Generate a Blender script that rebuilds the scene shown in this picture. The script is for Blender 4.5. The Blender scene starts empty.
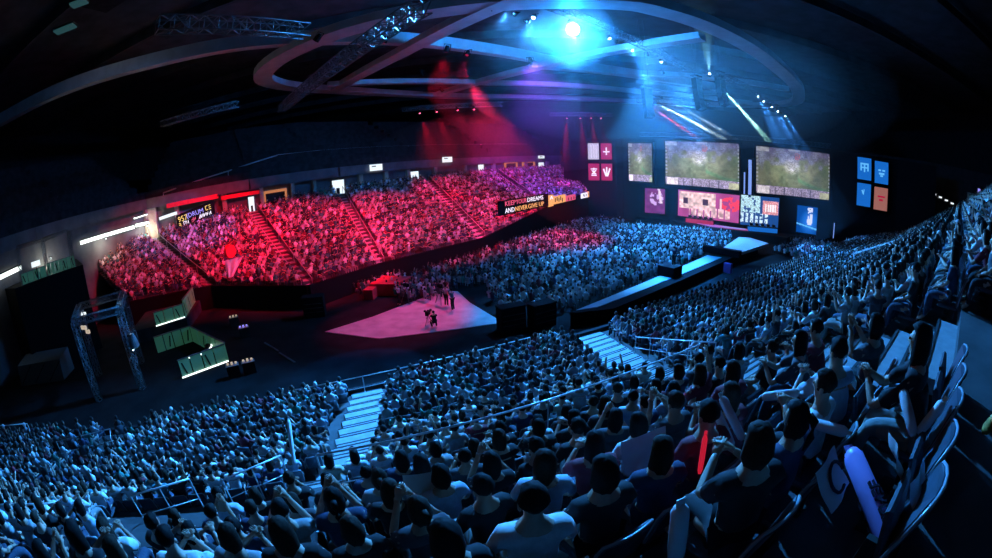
import bpy, math, random, numpy as np
from mathutils import Vector, Matrix
random.seed(7); RNG = np.random.default_rng(7)
C = bpy.context.scene.collection
PI = math.pi
H = 11.2

# ------------------------------------------------------------------ materials
def mat(name, col, rough=.6, metal=0., emit=None, estr=0., noise=0., scale=8., spec=.4, attr=None):
    m = bpy.data.materials.new(name); m.use_nodes = True
    nt = m.node_tree; b = nt.nodes['Principled BSDF']
    b.inputs['Base Color'].default_value = (*col, 1); b.inputs['Roughness'].default_value = rough
    b.inputs['Metallic'].default_value = metal; b.inputs['Specular IOR Level'].default_value = spec
    if noise:
        tc = nt.nodes.new('ShaderNodeTexCoord'); n = nt.nodes.new('ShaderNodeTexNoise'); n.inputs['Scale'].default_value = scale
        n.inputs['Detail'].default_value = 4
        r = nt.nodes.new('ShaderNodeValToRGB')
        r.color_ramp.elements[0].color = (*[c * (1 - noise) for c in col], 1); r.color_ramp.elements[1].color = (*[min(1, c * (1 + noise)) for c in col], 1)
        r.color_ramp.elements[0].position = .35; r.color_ramp.elements[1].position = .65
        nt.links.new(tc.outputs['Object'], n.inputs['Vector']); nt.links.new(n.outputs['Fac'], r.inputs['Fac']); nt.links.new(r.outputs['Color'], b.inputs['Base Color'])
    if emit:
        b.inputs['Emission Color'].default_value = (*emit, 1); b.inputs['Emission Strength'].default_value = estr
    if attr:
        a = nt.nodes.new('ShaderNodeVertexColor'); a.layer_name = 'Col'
        if attr == 'base': nt.links.new(a.outputs['Color'], b.inputs['Base Color'])
        else:
            nt.links.new(a.outputs['Color'], b.inputs['Emission Color']); b.inputs['Emission Strength'].default_value = estr
    return m
M = dict(
    concrete=mat('concrete', (.07, .07, .075), .85, noise=.25, scale=1.5),
    step=mat('step_paint', (.34, .35, .37), .8, noise=.12, scale=4),
    nosing=mat('step_nosing', (.05, .05, .055), .7),
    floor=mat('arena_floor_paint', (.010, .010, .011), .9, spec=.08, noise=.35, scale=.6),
    dark=mat('dark_paint', (.025, .025, .028), .85, spec=.15, noise=.3, scale=1.2),
    black=mat('black_drape', (.010, .010, .011), .95, spec=.08),
    wall=mat('dim_wall', (.10, .10, .11), .85, noise=.2, scale=.7),
    ceiling=mat('ceiling_deck', (.055, .055, .06), .9, noise=.3, scale=.5),
    beam=mat('roof_steel', (.42, .43, .45), .6, noise=.1, scale=.8),
    alu=mat('aluminium', (.11, .11, .12), .45, .2, noise=.1, scale=6),
    steel=mat('brushed_steel', (.8, .81, .83), .3, .15, noise=.05, scale=20),
    glass=mat('rail_glass', (.4, .45, .5), .1),
    seat=mat('seat_plastic', (.05, .065, .09), .38, noise=.12, scale=12, spec=.5),
    seatpad=mat('seat_cushion', (.05, .06, .08), .85, noise=.2, scale=30),
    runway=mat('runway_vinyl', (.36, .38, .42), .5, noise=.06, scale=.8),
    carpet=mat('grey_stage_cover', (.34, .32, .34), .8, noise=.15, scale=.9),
    skin=mat('skin', (.46, .27, .19), .5, noise=.06, scale=20), skin2=mat('skin_pale', (.58, .38, .28), .5, noise=.06, scale=20), skin3=mat('skin_dark', (.22, .12, .08), .5, noise=.06, scale=20),
    eye=mat('eye_dark', (.02, .015, .01), .2),
    hair=mat('hair_black', (.008, .007, .007), .75, spec=.15, noise=.4, scale=60), hair2=mat('hair_brown', (.03, .018, .012), .75, spec=.15, noise=.4, scale=60), capm=mat('cap_cloth', (.2, .2, .22), .8, noise=.1),
    jeans=mat('denim', (.04, .055, .09), .85, noise=.2, scale=25), pants=mat('black_trousers', (.015, .015, .018), .85), chino=mat('grey_trousers', (.25, .24, .23), .85),
    baton=mat('white_baton_plastic', (.8, .8, .84), .25, noise=.04), baton_red=mat('lit_red_baton', (.7, .02, .04), .3, emit=(1, .02, .06), estr=.45),
    paper=mat('white_card', (.8, .8, .8), .7, noise=.04), ink=mat('dark_ink', (.03, .02, .04), .7), violet=mat('violet_print', (.62, .4, .85), .35),
    redcloth=mat('red_cloth', (.75, .03, .05), .8, noise=.1, scale=3),
    orange=mat('orange_print', (.8, .4, .1), .6),
    green=mat('green_lit_panel', (.12, .28, .18), .5, emit=(.12, .5, .28), estr=.09),
    rubber=mat('black_rubber', (.015, .015, .015), .8),
    pillar=mat('pillar_paint', (.35, .30, .24), .7, noise=.1), yellow=mat('yellow_fabric', (.85, .6, .2), .8),
)
def glow(name, col, s): return mat(name, (.02, .02, .02), .5, emit=col, estr=s)
G = dict(white=glow('white_lightbox', (.85, .95, 1), 1.1), tube=glow('white_tube', (.9, 1, .95), 2.2), warm=glow('warm_lightbox', (1, .35, .12), .5), lens_b=glow('lens_blue', (.5, .8, 1), 60), lens_r=glow('lens_red', (1, .1, .2), 14),
         orb=glow('lens_orb', (.6, .88, 1), 60), led_y=glow('led_yellow', (1, .7, .2), 1.0), led_b=glow('led_violet', (.35, .3, 1), 1.2), led_w=glow('led_white', (.9, .85, 1), 1.2), led_o=glow('led_orange', (1, .45, .15), 1.0), led_p=glow('led_pink', (1, .12, .25), .8),
         red=glow('red_panel', (.75, .01, .08), .55), whitepanel=glow('white_panel', (.75, .72, .9), .8), blue=glow('blue_panel', (.01, .18, .75), .75), lblue=glow('pale_blue_mark', (.12, .5, 1), 1.0), pinkp=glow('pink_panel', (.8, .3, .25), .4),
         dimw=glow('dim_screen', (.5, .6, .7), .25), kiosk=glow('kiosk_glow', (1, .8, .6), .5), green=glow('green_strip', (.35, .9, .6), .8), teal=glow('teal_glow', (.1, .35, .4), .15))

# ------------------------------------------------------------------ mesh helpers
class MB:
    def __init__(s): s.v = []; s.f = []
    def add(s, vs, fs):
        o = len(s.v); s.v += [tuple(v) for v in vs]; s.f += [tuple(i + o for i in f) for f in fs]; return s
    def box(s, c, d, R=None):
        c = Vector(c); x, y, z = d[0] / 2, d[1] / 2, d[2] / 2
        vs = [Vector((a * x, b * y, e * z)) for e in (-1, 1) for a, b in ((-1, -1), (1, -1), (1, 1), (-1, 1))]
        if R is not None: vs = [R @ v for v in vs]
        return s.add([c + v for v in vs], [(3, 2, 1, 0), (4, 5, 6, 7), (0, 1, 5, 4), (1, 2, 6, 5), (2, 3, 7, 6), (3, 0, 4, 7)])
    def bar(s, a, b, w, h=None):
        a, b = Vector(a), Vector(b); d = b - a; L = d.length
        if L < 1e-6: return s
        R = d.to_track_quat('X', 'Z').to_matrix(); return s.box((a + b) / 2, (L, w, h or w), R)
    def tube(s, pts, r, n=8, cap=True):
        pts = [Vector(p) for p in pts]; rr = r if isinstance(r, (list, tuple)) else [r] * len(pts); vs = []; fs = []
        up = Vector((0, 0, 1))
        for i, p in enumerate(pts):
            d = (pts[min(i + 1, len(pts) - 1)] - pts[max(i - 1, 0)]).normalized()
            a = d.cross(up)
            if a.length < .05: a = d.cross(Vector((1, 0, 0)))
            a.normalize(); b = d.cross(a).normalized()
            for k in range(n): t = 2 * PI * k / n; vs.append(p + (a * math.cos(t) + b * math.sin(t)) * rr[i])
        for i in range(len(pts) - 1):
            for k in range(n): fs.append((i * n + k, i * n + (k + 1) % n, (i + 1) * n + (k + 1) % n, (i + 1) * n + k))
        if cap: fs += [tuple(range(n))[::-1], tuple((len(pts) - 1) * n + k for k in range(n))]
        return s.add(vs, fs)
    def sphere(s, c, r, n=10, m=7):
        c = Vector(c); r = r if isinstance(r, (tuple, list)) else (r, r, r); vs = [c + Vector((0, 0, -r[2]))]; fs = []
        for j in range(1, m):
            ph = -PI / 2 + PI * j / m
            for k in range(n): t = 2 * PI * k / n; vs.append(c + Vector((r[0] * math.cos(ph) * math.cos(t), r[1] * math.cos(ph) * math.sin(t), r[2] * math.sin(ph))))
        vs.append(c + Vector((0, 0, r[2]))); e = len(vs) - 1
        for k in range(n):
            fs.append((0, 1 + (k + 1) % n, 1 + k)); fs.append((e, e - n + k, e - n + (k + 1) % n))
            for j in range(m - 2): fs.append((1 + j * n + k, 1 + j * n + (k + 1) % n, 1 + (j + 1) * n + (k + 1) % n, 1 + (j + 1) * n + k))
        return s.add(vs, fs)
    def quad(s, a, b, c, d): return s.add([a, b, c, d], [(0, 1, 2, 3)])
    def prism(s, poly, z0, z1):
        n = len(poly); vs = [(p[0], p[1], z0) for p in poly] + [(p[0], p[1], z1) for p in poly]
        return s.add(vs, [tuple(range(n))[::-1], tuple(range(n, 2 * n))] + [(i, (i + 1) % n, n + (i + 1) % n, n + i) for i in range(n)])
    def mesh(s, name, m, smooth=False):
        me = bpy.data.meshes.new(name); me.from_pydata(s.v, [], s.f); me.materials.append(m)
        if smooth: me.polygons.foreach_set('use_smooth', [True] * len(me.polygons))
        me.update(); return me
    def build(s, name, m, parent=None, smooth=False, label=None):
        return link(name, s.mesh(name, m, smooth), parent, label=label)
def link(name, data, parent=None, loc=(0, 0, 0), label=None):
    o = bpy.data.objects.new(name, data); C.objects.link(o); o.location = loc
    if parent: o.parent = parent
    if label: o['label'] = label
    return o
def tag(o, label=None, cat=None, group=None, kind=None):
    if label: o['label'] = label
    if cat: o['category'] = cat
    if group: o['group'] = group
    if kind: o['kind'] = kind
    return o
def empty(name, loc, label, cat, rz=0, group=None):
    o = bpy.data.objects.new(name, None); C.objects.link(o); o.location = loc; o.rotation_euler = (0, 0, rz); o.empty_display_size = .2
    return tag(o, label, cat, group)
def struct(o): o['kind'] = 'structure'; return o
def text_mesh(name, body, size, m, ext=.02):
    cu = bpy.data.curves.new(name, 'FONT'); cu.body = body; cu.size = size; cu.extrude = ext; cu.align_x = 'CENTER'; cu.align_y = 'CENTER'; cu.resolution_u = 2
    t = bpy.data.objects.new(name, cu); C.objects.link(t); bpy.context.view_layer.update()
    me = bpy.data.meshes.new_from_object(t.evaluated_get(bpy.context.evaluated_depsgraph_get()))
    bpy.data.objects.remove(t); me.materials.clear(); me.materials.append(m); me.name = name; return me

def glyph_marks(name, n, w, h, m, seed=1):
    """a row of n unreadable letter-like marks in the XY plane, centred on the origin"""
    rr = random.Random(seed); mb = MB(); cw = w / n
    for i in range(n):
        x = -w / 2 + (i + .5) * cw; a = cw * .34; b = h * .45; segs = [((-a, -b), (-a, b)), ((-a, b), (a, b)), ((-a, 0), (a, 0)), ((a, -b), (a, b)), ((-a, -b), (a, -b)), ((-a, -b), (a, b))]
        for p_, q_ in rr.sample(segs, 3): mb.bar((x + p_[0], p_[1], 0), (x + q_[0], q_[1], 0), h * .16, .02)
    return mb.mesh(name, m)
# ------------------------------------------------------------------ the near stand: t runs along its rows, q across them (away from the camera)
U = Vector((.896, .444, 0)); Q = Vector((-.444, .896, 0)); RZ = math.atan2(.444, .896)
def zt(q):
    if q < 9: return 3.7 + (9 - q) * .6
    if q < 9.9: return 3.7 - (q - 9) / .9 * .4
    return 3.3 - (q - 9.9) * .245
def W(t, q, z): v = U * t + Q * q; return Vector((v.x, v.y, z))
rows = []           # (q centre, depth)
q = 17.3
while q > 10.0: rows.append((q, .85)); q -= .85
q = rows[-1][0] - .85 / 2 - .4
while q > -7: rows.append((q, .8)); q -= .8
UP = [r for r in rows if r[0] < 5.7]; LOW = [r for r in rows if r[0] > 5.9]
T0, T1 = -46., 84.
mb = MB()
for q, d in rows:
    z = zt(q); mb.box(W((T0 + T1) / 2, q, z / 2 - .3), (T1 - T0, d + .002, z + .6), Matrix.Rotation(RZ, 3, 'Z'))
struct(mb.build('floor_near_stand', M['concrete']))
mb = MB().box(W(19, 17.95, .85), (130, .25, 1.7), Matrix.Rotation(RZ, 3, 'Z'))
struct(mb.build('wall_stand_front', M['dark']))
struct(MB().box((20, 50, -.1), (260, 240, .2)).build('floor', M['floor']))

def aisle1(q): return .9 + .25 * (q - 12.9) if q > 10.2 else .2 - (10.2 - q) * .62
def aisle2(q): return 8.3 + .45 * (q - 4.7)
def aisle3(q): return 24 + .25 * q
def aisle4(q): return 40 + .25 * q
def aisle0(q): return -12 + .35 * (q - 10)
AIS = ((aisle0, .55), (aisle1, .72), (aisle2, 1.25), (aisle3, .6), (aisle4, .75))
STL = ['dim stairs nearest the corner behind the glowing booths', 'pale blue lit stairs climbing through the seats below the long handrail', 'bright landing stairs lit pale blue beyond the long handrail', 'dim stairs dividing the far right seating blocks', 'dim stairs beside the far handrails near the stage']
for ai, (fn, hw) in enumerate(AIS):
    st = MB(); ns = MB()
    for q, d in rows:
        if q < -.6 or (ai == 1 and 6.2 < q < 8.2): continue
        z = zt(q); c = fn(q); rise = .6 * .8 if q < 9 else .21
        st.box(W(c, q, z - .05), (2 * hw, d * .99, .22), Matrix.Rotation(RZ, 3, 'Z'))
        if rise > .3: st.box(W(c, q - d / 4, z + rise / 4), (2 * hw, d / 2, rise / 2 + .06), Matrix.Rotation(RZ, 3, 'Z'))
        for dd, zz in ((d / 2 - .03, z + .065), (0, z + rise / 2 + .035 if rise > .3 else z + .065)):
            ns.box(W(c, q + dd, zz), (2 * hw, .05, .02), Matrix.Rotation(RZ, 3, 'Z'))
    o = struct(st.build('floor_stairs', M['step'])); o['label'] = STL[ai]
    ns.build('nosing', M['nosing'], o)

# ------------------------------------------------------------------ handrails
def handrail(pts, h, label, grp='handrails of the near stand', posts=True, r=.021, glass=True, step=1.6):
    o = empty('handrail', pts[0], label, 'handrail', group=grp); o0 = Vector(pts[0])
    P_ = [Vector(p) - o0 for p in pts]
    MB().tube([p + Vector((0, 0, h)) for p in P_], r, 8).build('top_rail', M['steel'], o, True)
    MB().tube([p + Vector((0, 0, h * .45)) for p in P_], r * .6, 6).build('mid_rail', M['steel'], o, True)
    for a, b in zip(P_[:-1], P_[1:]):
        n = max(1, int((b - a).length / step))
        for k in range(n + 1):
            p = a.lerp(b, k / n); MB().tube([p, p + Vector((0, 0, h))], r * .8, 6).build('post', M['steel'], o)
    return o
RQ = 5.85; RZZ = zt(RQ) + .1
handrail([W(-.4, RQ + .5, zt(RQ + .3)), W(4, RQ + .2, zt(RQ + .2)), W(8.2, RQ - .1, zt(RQ))], 1.3, 'long thin handrail crossing the crowd below the front rows of dark heads')
handrail([W(11.0, RQ - .4, zt(RQ) + .2), W(15.5, RQ - .4, zt(RQ) + .2)], .95, 'short bright handrail among spectators beyond the bright landing')
handrail([W(16.8, RQ - .4, zt(RQ) + .2), W(24, RQ - .4, zt(RQ) + .2)], .95, 'thin handrail further along the row after the short bright one')
for a, b, l in (((-4.9, 7.0), (-3.4, 7.4), 'bright handrail on the stairwell edge above the striped bottom steps'), ((-2.9, 8.1), (-1.4, 8.7), 'handrail piece right above the dark figure beside the stairwell'), ((-8.2, 5.3), (-5.8, 5.5), 'handrail piece in the bottom left corner of the crowd')):
    handrail([W(*a, zt(a[1])), W(*b, zt(a[1]))], 1.0, l, step=.7)
handrail([W(-1.5, 17.6, 1.4), W(10.5, 17.6, 1.4)], 1.0, 'front guard rail where the near stand meets the dark arena floor')
handrail([W(-24, 18, 1.4), W(-18, 18, 1.4)], 1.0, 'short guard rail at the far left edge of the near stand')
handrail([W(-13, 14.5, zt(14.5)), W(-10, 15.4, zt(15)), W(-9.4, 14.2, zt(14))], 1.0, 'angled guard rail around a gap in the left crowd')
for dd in (-.95, .95):
    handrail([W(aisle4(12) + dd, 12, zt(12)), W(aisle4(5) + dd, 5, zt(5))], .95, 'sloping handrail on the %s side of the far stairs by the stage' % ('near' if dd < 0 else 'far'))
handrail([W(aisle2(12) + 1.3, 12.5, zt(12.5)), W(aisle2(6) + 1.3, 6.5, zt(6.5))], .95, 'sloping handrail beside the bright landing stairs')
# ------------------------------------------------------------------ people
def skinned(nodes, edges, rad, lv=1):
    me = bpy.data.meshes.new('tmp'); me.from_pydata(nodes, edges, []); o = bpy.data.objects.new('tmp', me); C.objects.link(o)
    sk = o.modifiers.new('s', 'SKIN'); sk.use_smooth_shade = True
    for i, r in enumerate(rad): me.skin_vertices[0].data[i].radius = (r, r)
    for i in range(len(nodes)): me.skin_vertices[0].data[i].use_root = (i == 0)
    sb = o.modifiers.new('u', 'SUBSURF'); sb.levels = lv; sb.render_levels = lv
    bpy.context.view_layer.update()
    r = bpy.data.meshes.new_from_object(o.evaluated_get(bpy.context.evaluated_depsgraph_get())); bpy.data.objects.remove(o); bpy.data.meshes.remove(me); return r
def mk_hand(mb, w, d, side, curl=.5, up=Vector((0, 0, 1))):
    w = Vector(w); d = Vector(d).normalized(); s = d.cross(up)
    if s.length < .1: s = Vector((1, 0, 0))
    s.normalize(); s *= side; n = s.cross(d).normalized() * side       # s: towards the little finger, -s: thumb side; n: back of the hand
    vs = []; K = 8
    for k, (l, a, b) in enumerate(((-.015, .026, .02), (.03, .036, .017), (.075, .043, .015), (.092, .038, .011))):
        for j in range(K): t = 2 * PI * j / K; vs.append(w + d * l + s * a * math.cos(t) + n * b * math.sin(t))
    fs = [(i * K + j, i * K + (j + 1) % K, (i + 1) * K + (j + 1) % K, (i + 1) * K + j) for i in range(3) for j in range(K)] + [tuple(range(K))[::-1], tuple(range(24, 32))]
    mb.add(vs, fs)
    for a, L in ((-.030, .068), (-.010, .078), (.011, .072), (.031, .055)):
        b = w + d * .083 + s * a; p1 = b + d * L * .5 - n * L * .18 * curl * 2; p2 = p1 + d * L * .4 * (1 - curl * .5) - n * L * .45 * curl
        mb.tube([b, p1, p2], [.0095, .0085, .0065], 6)
    b = w + d * .03 - s * .03; p1 = b + d * .03 - s * .025 - n * .01; p2 = p1 + d * .03 - s * .005 - n * .012
    mb.tube([b, p1, p2], [.011, .0105, .008], 6)
POSES = {}
for nm, (le, lw, re_, rw, lean) in {
    'lap': ((-.26, .06, .76), (-.11, .27, .64), (.26, .06, .76), (.11, .27, .64), .02),
    'clap': ((-.25, .13, .82), (-.06, .34, .93), (.25, .13, .82), (.06, .34, .93), .03),
    'raise': ((-.26, .06, .76), (-.12, .28, .64), (.34, .10, 1.08), (.30, .16, 1.33), .0),
    'lean': ((-.23, .36, .70), (-.05, .52, .82), (.23, .36, .70), (.05, .52, .82), .17),
    'cheer': ((-.36, .05, 1.12), (-.30, .10, 1.38), (.36, .05, 1.12), (.30, .10, 1.38), .0),
    'phone': ((-.22, .18, .86), (-.06, .33, 1.10), (.22, .18, .86), (.06, .33, 1.10), .02)}.items():
    POSES[nm] = dict(le=le, lw=lw, re=re_, rw=rw, lean=lean)
def mk_person(nm, stand=False, crouch=False):
    p = POSES[nm]; L = p['lean']; dz = .43 if stand else 0
    if crouch: dz = -.05
    def a(x, y, z): return (x, y, z + dz)
    N = [a(0, 0, .56), a(0, L * .35, .72), a(0, L * .75, .88), a(0, L, .99), a(0, L + .015, 1.07), a(0, L + .03, 1.14), a(0, L + .035, 1.20), a(0, L + .03, 1.255)]
    Rr = [.105, .10, .112, .062, .05, .078, .088, .066]
    E = [(i, i + 1) for i in range(7)]
    def add(pt, r, j): N.append(pt); Rr.append(r); E.append((j, len(N) - 1)); return len(N) - 1
    ends = []; arms = []
    for s, e, w in ((-1, p['le'], p['lw']), (1, p['re'], p['rw'])):
        sh = add(a(s * .175, L, .955), .048, 3); el = (e[0], e[1] + L * .4, e[2]); wr = (w[0], w[1] + L * .2, w[2])
        m1 = add(a(*[(x + y) / 2 for x, y in zip((s * .185, L, .94), el)]), .044, sh)
        ee = add(a(*el), .043, m1); ww = add(a(*wr), .027, ee)
        ends.append((Vector(a(*wr)), Vector(wr) - Vector(el), s)); arms.append((sh, m1, ee))
    legs = []
    for s in (-1, 1):
        if stand: k, an, to, hp = (s * .10, .03, .50), (s * .11, -.02, .09), (s * .13, .13, .045), (s * .09, 0, .93)
        elif crouch: k, an, to, hp = (s * .2, .36, .42), (s * .16, .06, .09), (s * .17, .2, .045), (s * .09, .03, .48)
        else: k, an, to, hp = (s * .13, .42, .50), (s * .12, .44, .10), (s * .14, .57, .05), (s * .09, .06, .53)
        h_ = add(hp, .078, 0); kk = add(k, .052, h_); aa = add(an, .038, kk); tt = add(to, .036, aa); legs.append((h_, kk, aa))
    me = skinned(N, E, Rr, 1)
    def shape(me, grow=0.):
        for v in me.vertices:
            z = v.co.z - dz; x = v.co.x
            if .45 < z < .98 and abs(x) < .21 and v.co.y < L + .17: v.co.x *= 1.22; v.co.y = L * .5 + (v.co.y - L * .5) * .86
            if z > 1.07 and abs(x) < .12:
                v.co.x *= .92; v.co.y = (v.co.y - L - .03) * 1.12 + L + .03
                fy = v.co.y - L - .03
                if fy > .06 and abs(x) < .03 and 1.13 < z < 1.19: v.co.y += .022
                if fy > .05 and abs(x) < .05 and z < 1.12: v.co.y += .01
    shape(me)
    mb = MB()
    for w, d, s in ends: mk_hand(mb, w, d, s, .45)
    for s in (-1, 1): mb.sphere(a(s * .082, L + .02, 1.165), (.012, .022, .032), 6, 5)
    o = len(me.vertices)
    import bmesh
    bm = bmesh.new(); bm.from_mesh(me)
    tmp = mb.mesh('t', M['skin'], True); bm.from_mesh(tmp)
    eb = MB()
    for s in (-1, 1): eb.sphere(a(s * .03, L + .118, 1.187), .011, 6, 5)
    nf = len(bm.faces); t2 = eb.mesh('t', M['eye'], True); bm.from_mesh(t2); bm.faces.ensure_lookup_table()
    for f in bm.faces[nf:]: f.material_index = 1
    bm.to_mesh(me); bm.free(); me.materials.clear(); me.materials.append(M['skin']); me.materials.append(M['eye']); me.name = 'person_body'
    for x in (tmp, t2): bpy.data.meshes.remove(x)
    for f in me.polygons: f.use_smooth = True
    # shirt: trunk and upper arms a little larger than the body
    sN = [N[0], N[1], N[2], (N[3][0], N[3][1], N[3][2] - .005)]; sR = [.15, .141, .158, .105]; sE = [(0, 1), (1, 2), (2, 3)]
    for sh, m1, ee in arms:
        i = len(sN); e2 = tuple(N[m1][k] * .3 + N[ee][k] * .7 for k in range(3)); sN += [N[sh], N[m1], e2]; sR += [.084, .071, .064]; sE += [(3, i), (i, i + 1), (i + 1, i + 2)]
    sh_me = skinned(sN, sE, sR, 1); shape(sh_me); sh_me.materials.clear(); sh_me.materials.append(M['pants']); sh_me.name = 'shirt'
    tN = [N[0]]; tR = [.14]; tE = []
    for h_, kk, aa in legs:
        i = len(tN); tN += [N[h_], N[kk], N[aa]]; tR += [.108, .077, .058]; tE += [(0, i), (i, i + 1), (i + 1, i + 2)]
    tr = skinned(tN, tE, tR, 1); tr.materials.clear(); tr.materials.append(M['jeans']); tr.name = 'trousers'
    for x in (sh_me, tr):
        for f in x.polygons: f.use_smooth = True
    return dict(body=me, shirt=sh_me, trousers=tr, hz=1.19 + dz, hy=L + .03)
def mk_hair(style):
    mb = MB(); n, m = 14, 10; r0 = (.094, .112, .112)
    mb.sphere((0, 0, .012), r0, n, m); rr = random.Random(style); style_ph = rr.random() * 6
    vs = []
    for v in mb.v:
        x, y, z = v; j = 1 + .06 * (rr.random() - .5)
        if y > .045 and z < .05 and style != 'cap': y = .045 + (y - .045) * .2; x *= .8
        if style in ('long', 'bob', 'tail') and y < .04 and z < 0: z = z * (2.9 if style == 'long' else 1.8); y = y * 1.04 - .014; x *= 1.12 + (-z * .5)
        if style in ('short', 'cap', 'bun') and z < -.02: x *= .86; y = y * .86 if y < 0 else y; z *= .75
        if style == 'cap' and z < .02: x *= .93; z = .0 + z * .3
        j *= 1 + .035 * math.sin(9 * math.atan2(y, x) + style_ph) * (1 if style != 'cap' else 0); vs.append((x * j, y * j, z * j))
    mb.v = vs
    if style == 'tail': mb.tube([(0, -.10, .06), (0, -.16, .03), (0, -.17, -.08), (0, -.145, -.2)], [.03, .034, .03, .008], 8)
    if style == 'bun': mb.sphere((0, -.06, .13), .045, 8, 6)
    if style == 'cap': mb.add([(-.07, .08, .04), (.07, .08, .04), (.06, .17, .025), (-.06, .17, .025), (-.07, .08, .052), (.07, .08, .052), (.06, .17, .037), (-.06, .17, .037)], [(3, 2, 1, 0), (4, 5, 6, 7), (0, 1, 5, 4), (1, 2, 6, 5), (2, 3, 7, 6), (3, 0, 4, 7)])
    return mb.mesh('hair' if style != 'cap' else 'cap', M['hair'] if style != 'cap' else M['capm'], True)
PV = {k: mk_person(k) for k in POSES}
PS = {k: mk_person(k, stand=True) for k in ('clap', 'phone')}
PC = mk_person('phone', crouch=True)
HAIR = {k: mk_hair(k) for k in ('short', 'bob', 'long', 'tail', 'bun', 'cap')}
HTXT = dict(short='short black hair', bob='bobbed black hair', long='long black hair', tail='dark ponytail', bun='dark hair bun', cap='pale cap')
SH = {}
for nm, c in dict(white=(.78, .79, .8), grey=(.35, .36, .38), pale_blue=(.5, .62, .75), black=(.015, .015, .018), navy=(.03, .045, .1), charcoal=(.07, .07, .08), maroon=(.22, .03, .05), teal=(.05, .2, .22), cream=(.7, .65, .52)).items():
    SH[nm] = mat('shirt_' + nm, c, .85, noise=.12, scale=14)
def omat(o, m): o.material_slots[0].link = 'OBJECT'; o.material_slots[0].material = m
def person(loc, rz, V, hair, shirt, label, group, skin='skin', trousers='jeans', hm=None, scale=1., tilt=0.):
    b = link('person', V['body'], None, loc); b.rotation_euler = (0, 0, rz); b.scale = (scale,) * 3
    omat(b, M[skin]); tag(b, label, 'person', group)
    h = link('cap' if hair == 'cap' else 'hair', HAIR[hair], b, (0, V['hy'], V['hz']));
    if hm: omat(h, M[hm])
    s = link('shirt', V['shirt'], b); omat(s, SH[shirt]); t = link('trousers', V['trousers'], b); omat(t, M[trousers])
    return b
# ------------------------------------------------------------------ seats
def seat_parts():
    mb = MB(); n = 7; prof = []
    for k in range(n + 1):                     # rounded back outline
        a = PI * k / n; prof.append((-.225 * math.cos(a), .62 + .22 + .06 * math.sin(a) ** .7 if 0 < k < n else .78))
    pts = [(-.215, .44)] + prof + [(.215, .44)]
    vs = []; K = len(pts)
    for y0 in (0, -.045):
        for x, z in pts: vs.append((x, -.20 - (z - .44) * .22 + y0 + (x * x) * .9, z))
    mb.add(vs, [tuple(range(K)), tuple(range(2 * K - 1, K - 1, -1))] + [(i, K + i, K + (i + 1) % K, (i + 1) % K) for i in range(K)])
    back = mb.mesh('backrest', M['seat'])
    rim = MB().tube([(x * 1.02, -.222 - (z - .44) * .22 + x * x * .9, z + .004) for x, z in pts], .013, 6).mesh('backrest_rim', mat('seat_edge_highlight', (.30, .34, .38), .35), True)  # paler rim colour paints in the blue light catching the seat edges
    pan = MB(); pv = []
    for (x0, x1, y0, y1, z) in ((-.2, .2, -.18, .22, .385), (-.215, .215, -.2, .24, .415), (-.195, .195, -.18, .22, .44)):
        pv += [(x0, y0, z), (x1, y0, z), (x1, y1, z - .005), (x0, y1, z - .005)]
    pan.add(pv, [(3, 2, 1, 0), (8, 9, 10, 11)] + [(4 * l + i, 4 * l + (i + 1) % 4, 4 * l + 4 + (i + 1) % 4, 4 * l + 4 + i) for l in (0, 1) for i in range(4)])
    leg = MB().box((0, -.1, .2), (.05, .12, .38)).box((0, -.05, .02), (.16, .25, .04)).mesh('leg', M['rubber'])
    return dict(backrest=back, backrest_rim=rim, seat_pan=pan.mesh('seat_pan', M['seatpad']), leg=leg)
SP = seat_parts()
def seat(loc, rz, label, group, folded=False):
    o = empty('stadium_seat', loc, label, 'seat', rz, group)
    for k, m in SP.items():
        p = link(k, m, o)
        if folded and k == 'seat_pan': p.rotation_euler = (math.radians(72), 0, 0); p.location = (0, .245, .40)
    return o
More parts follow.
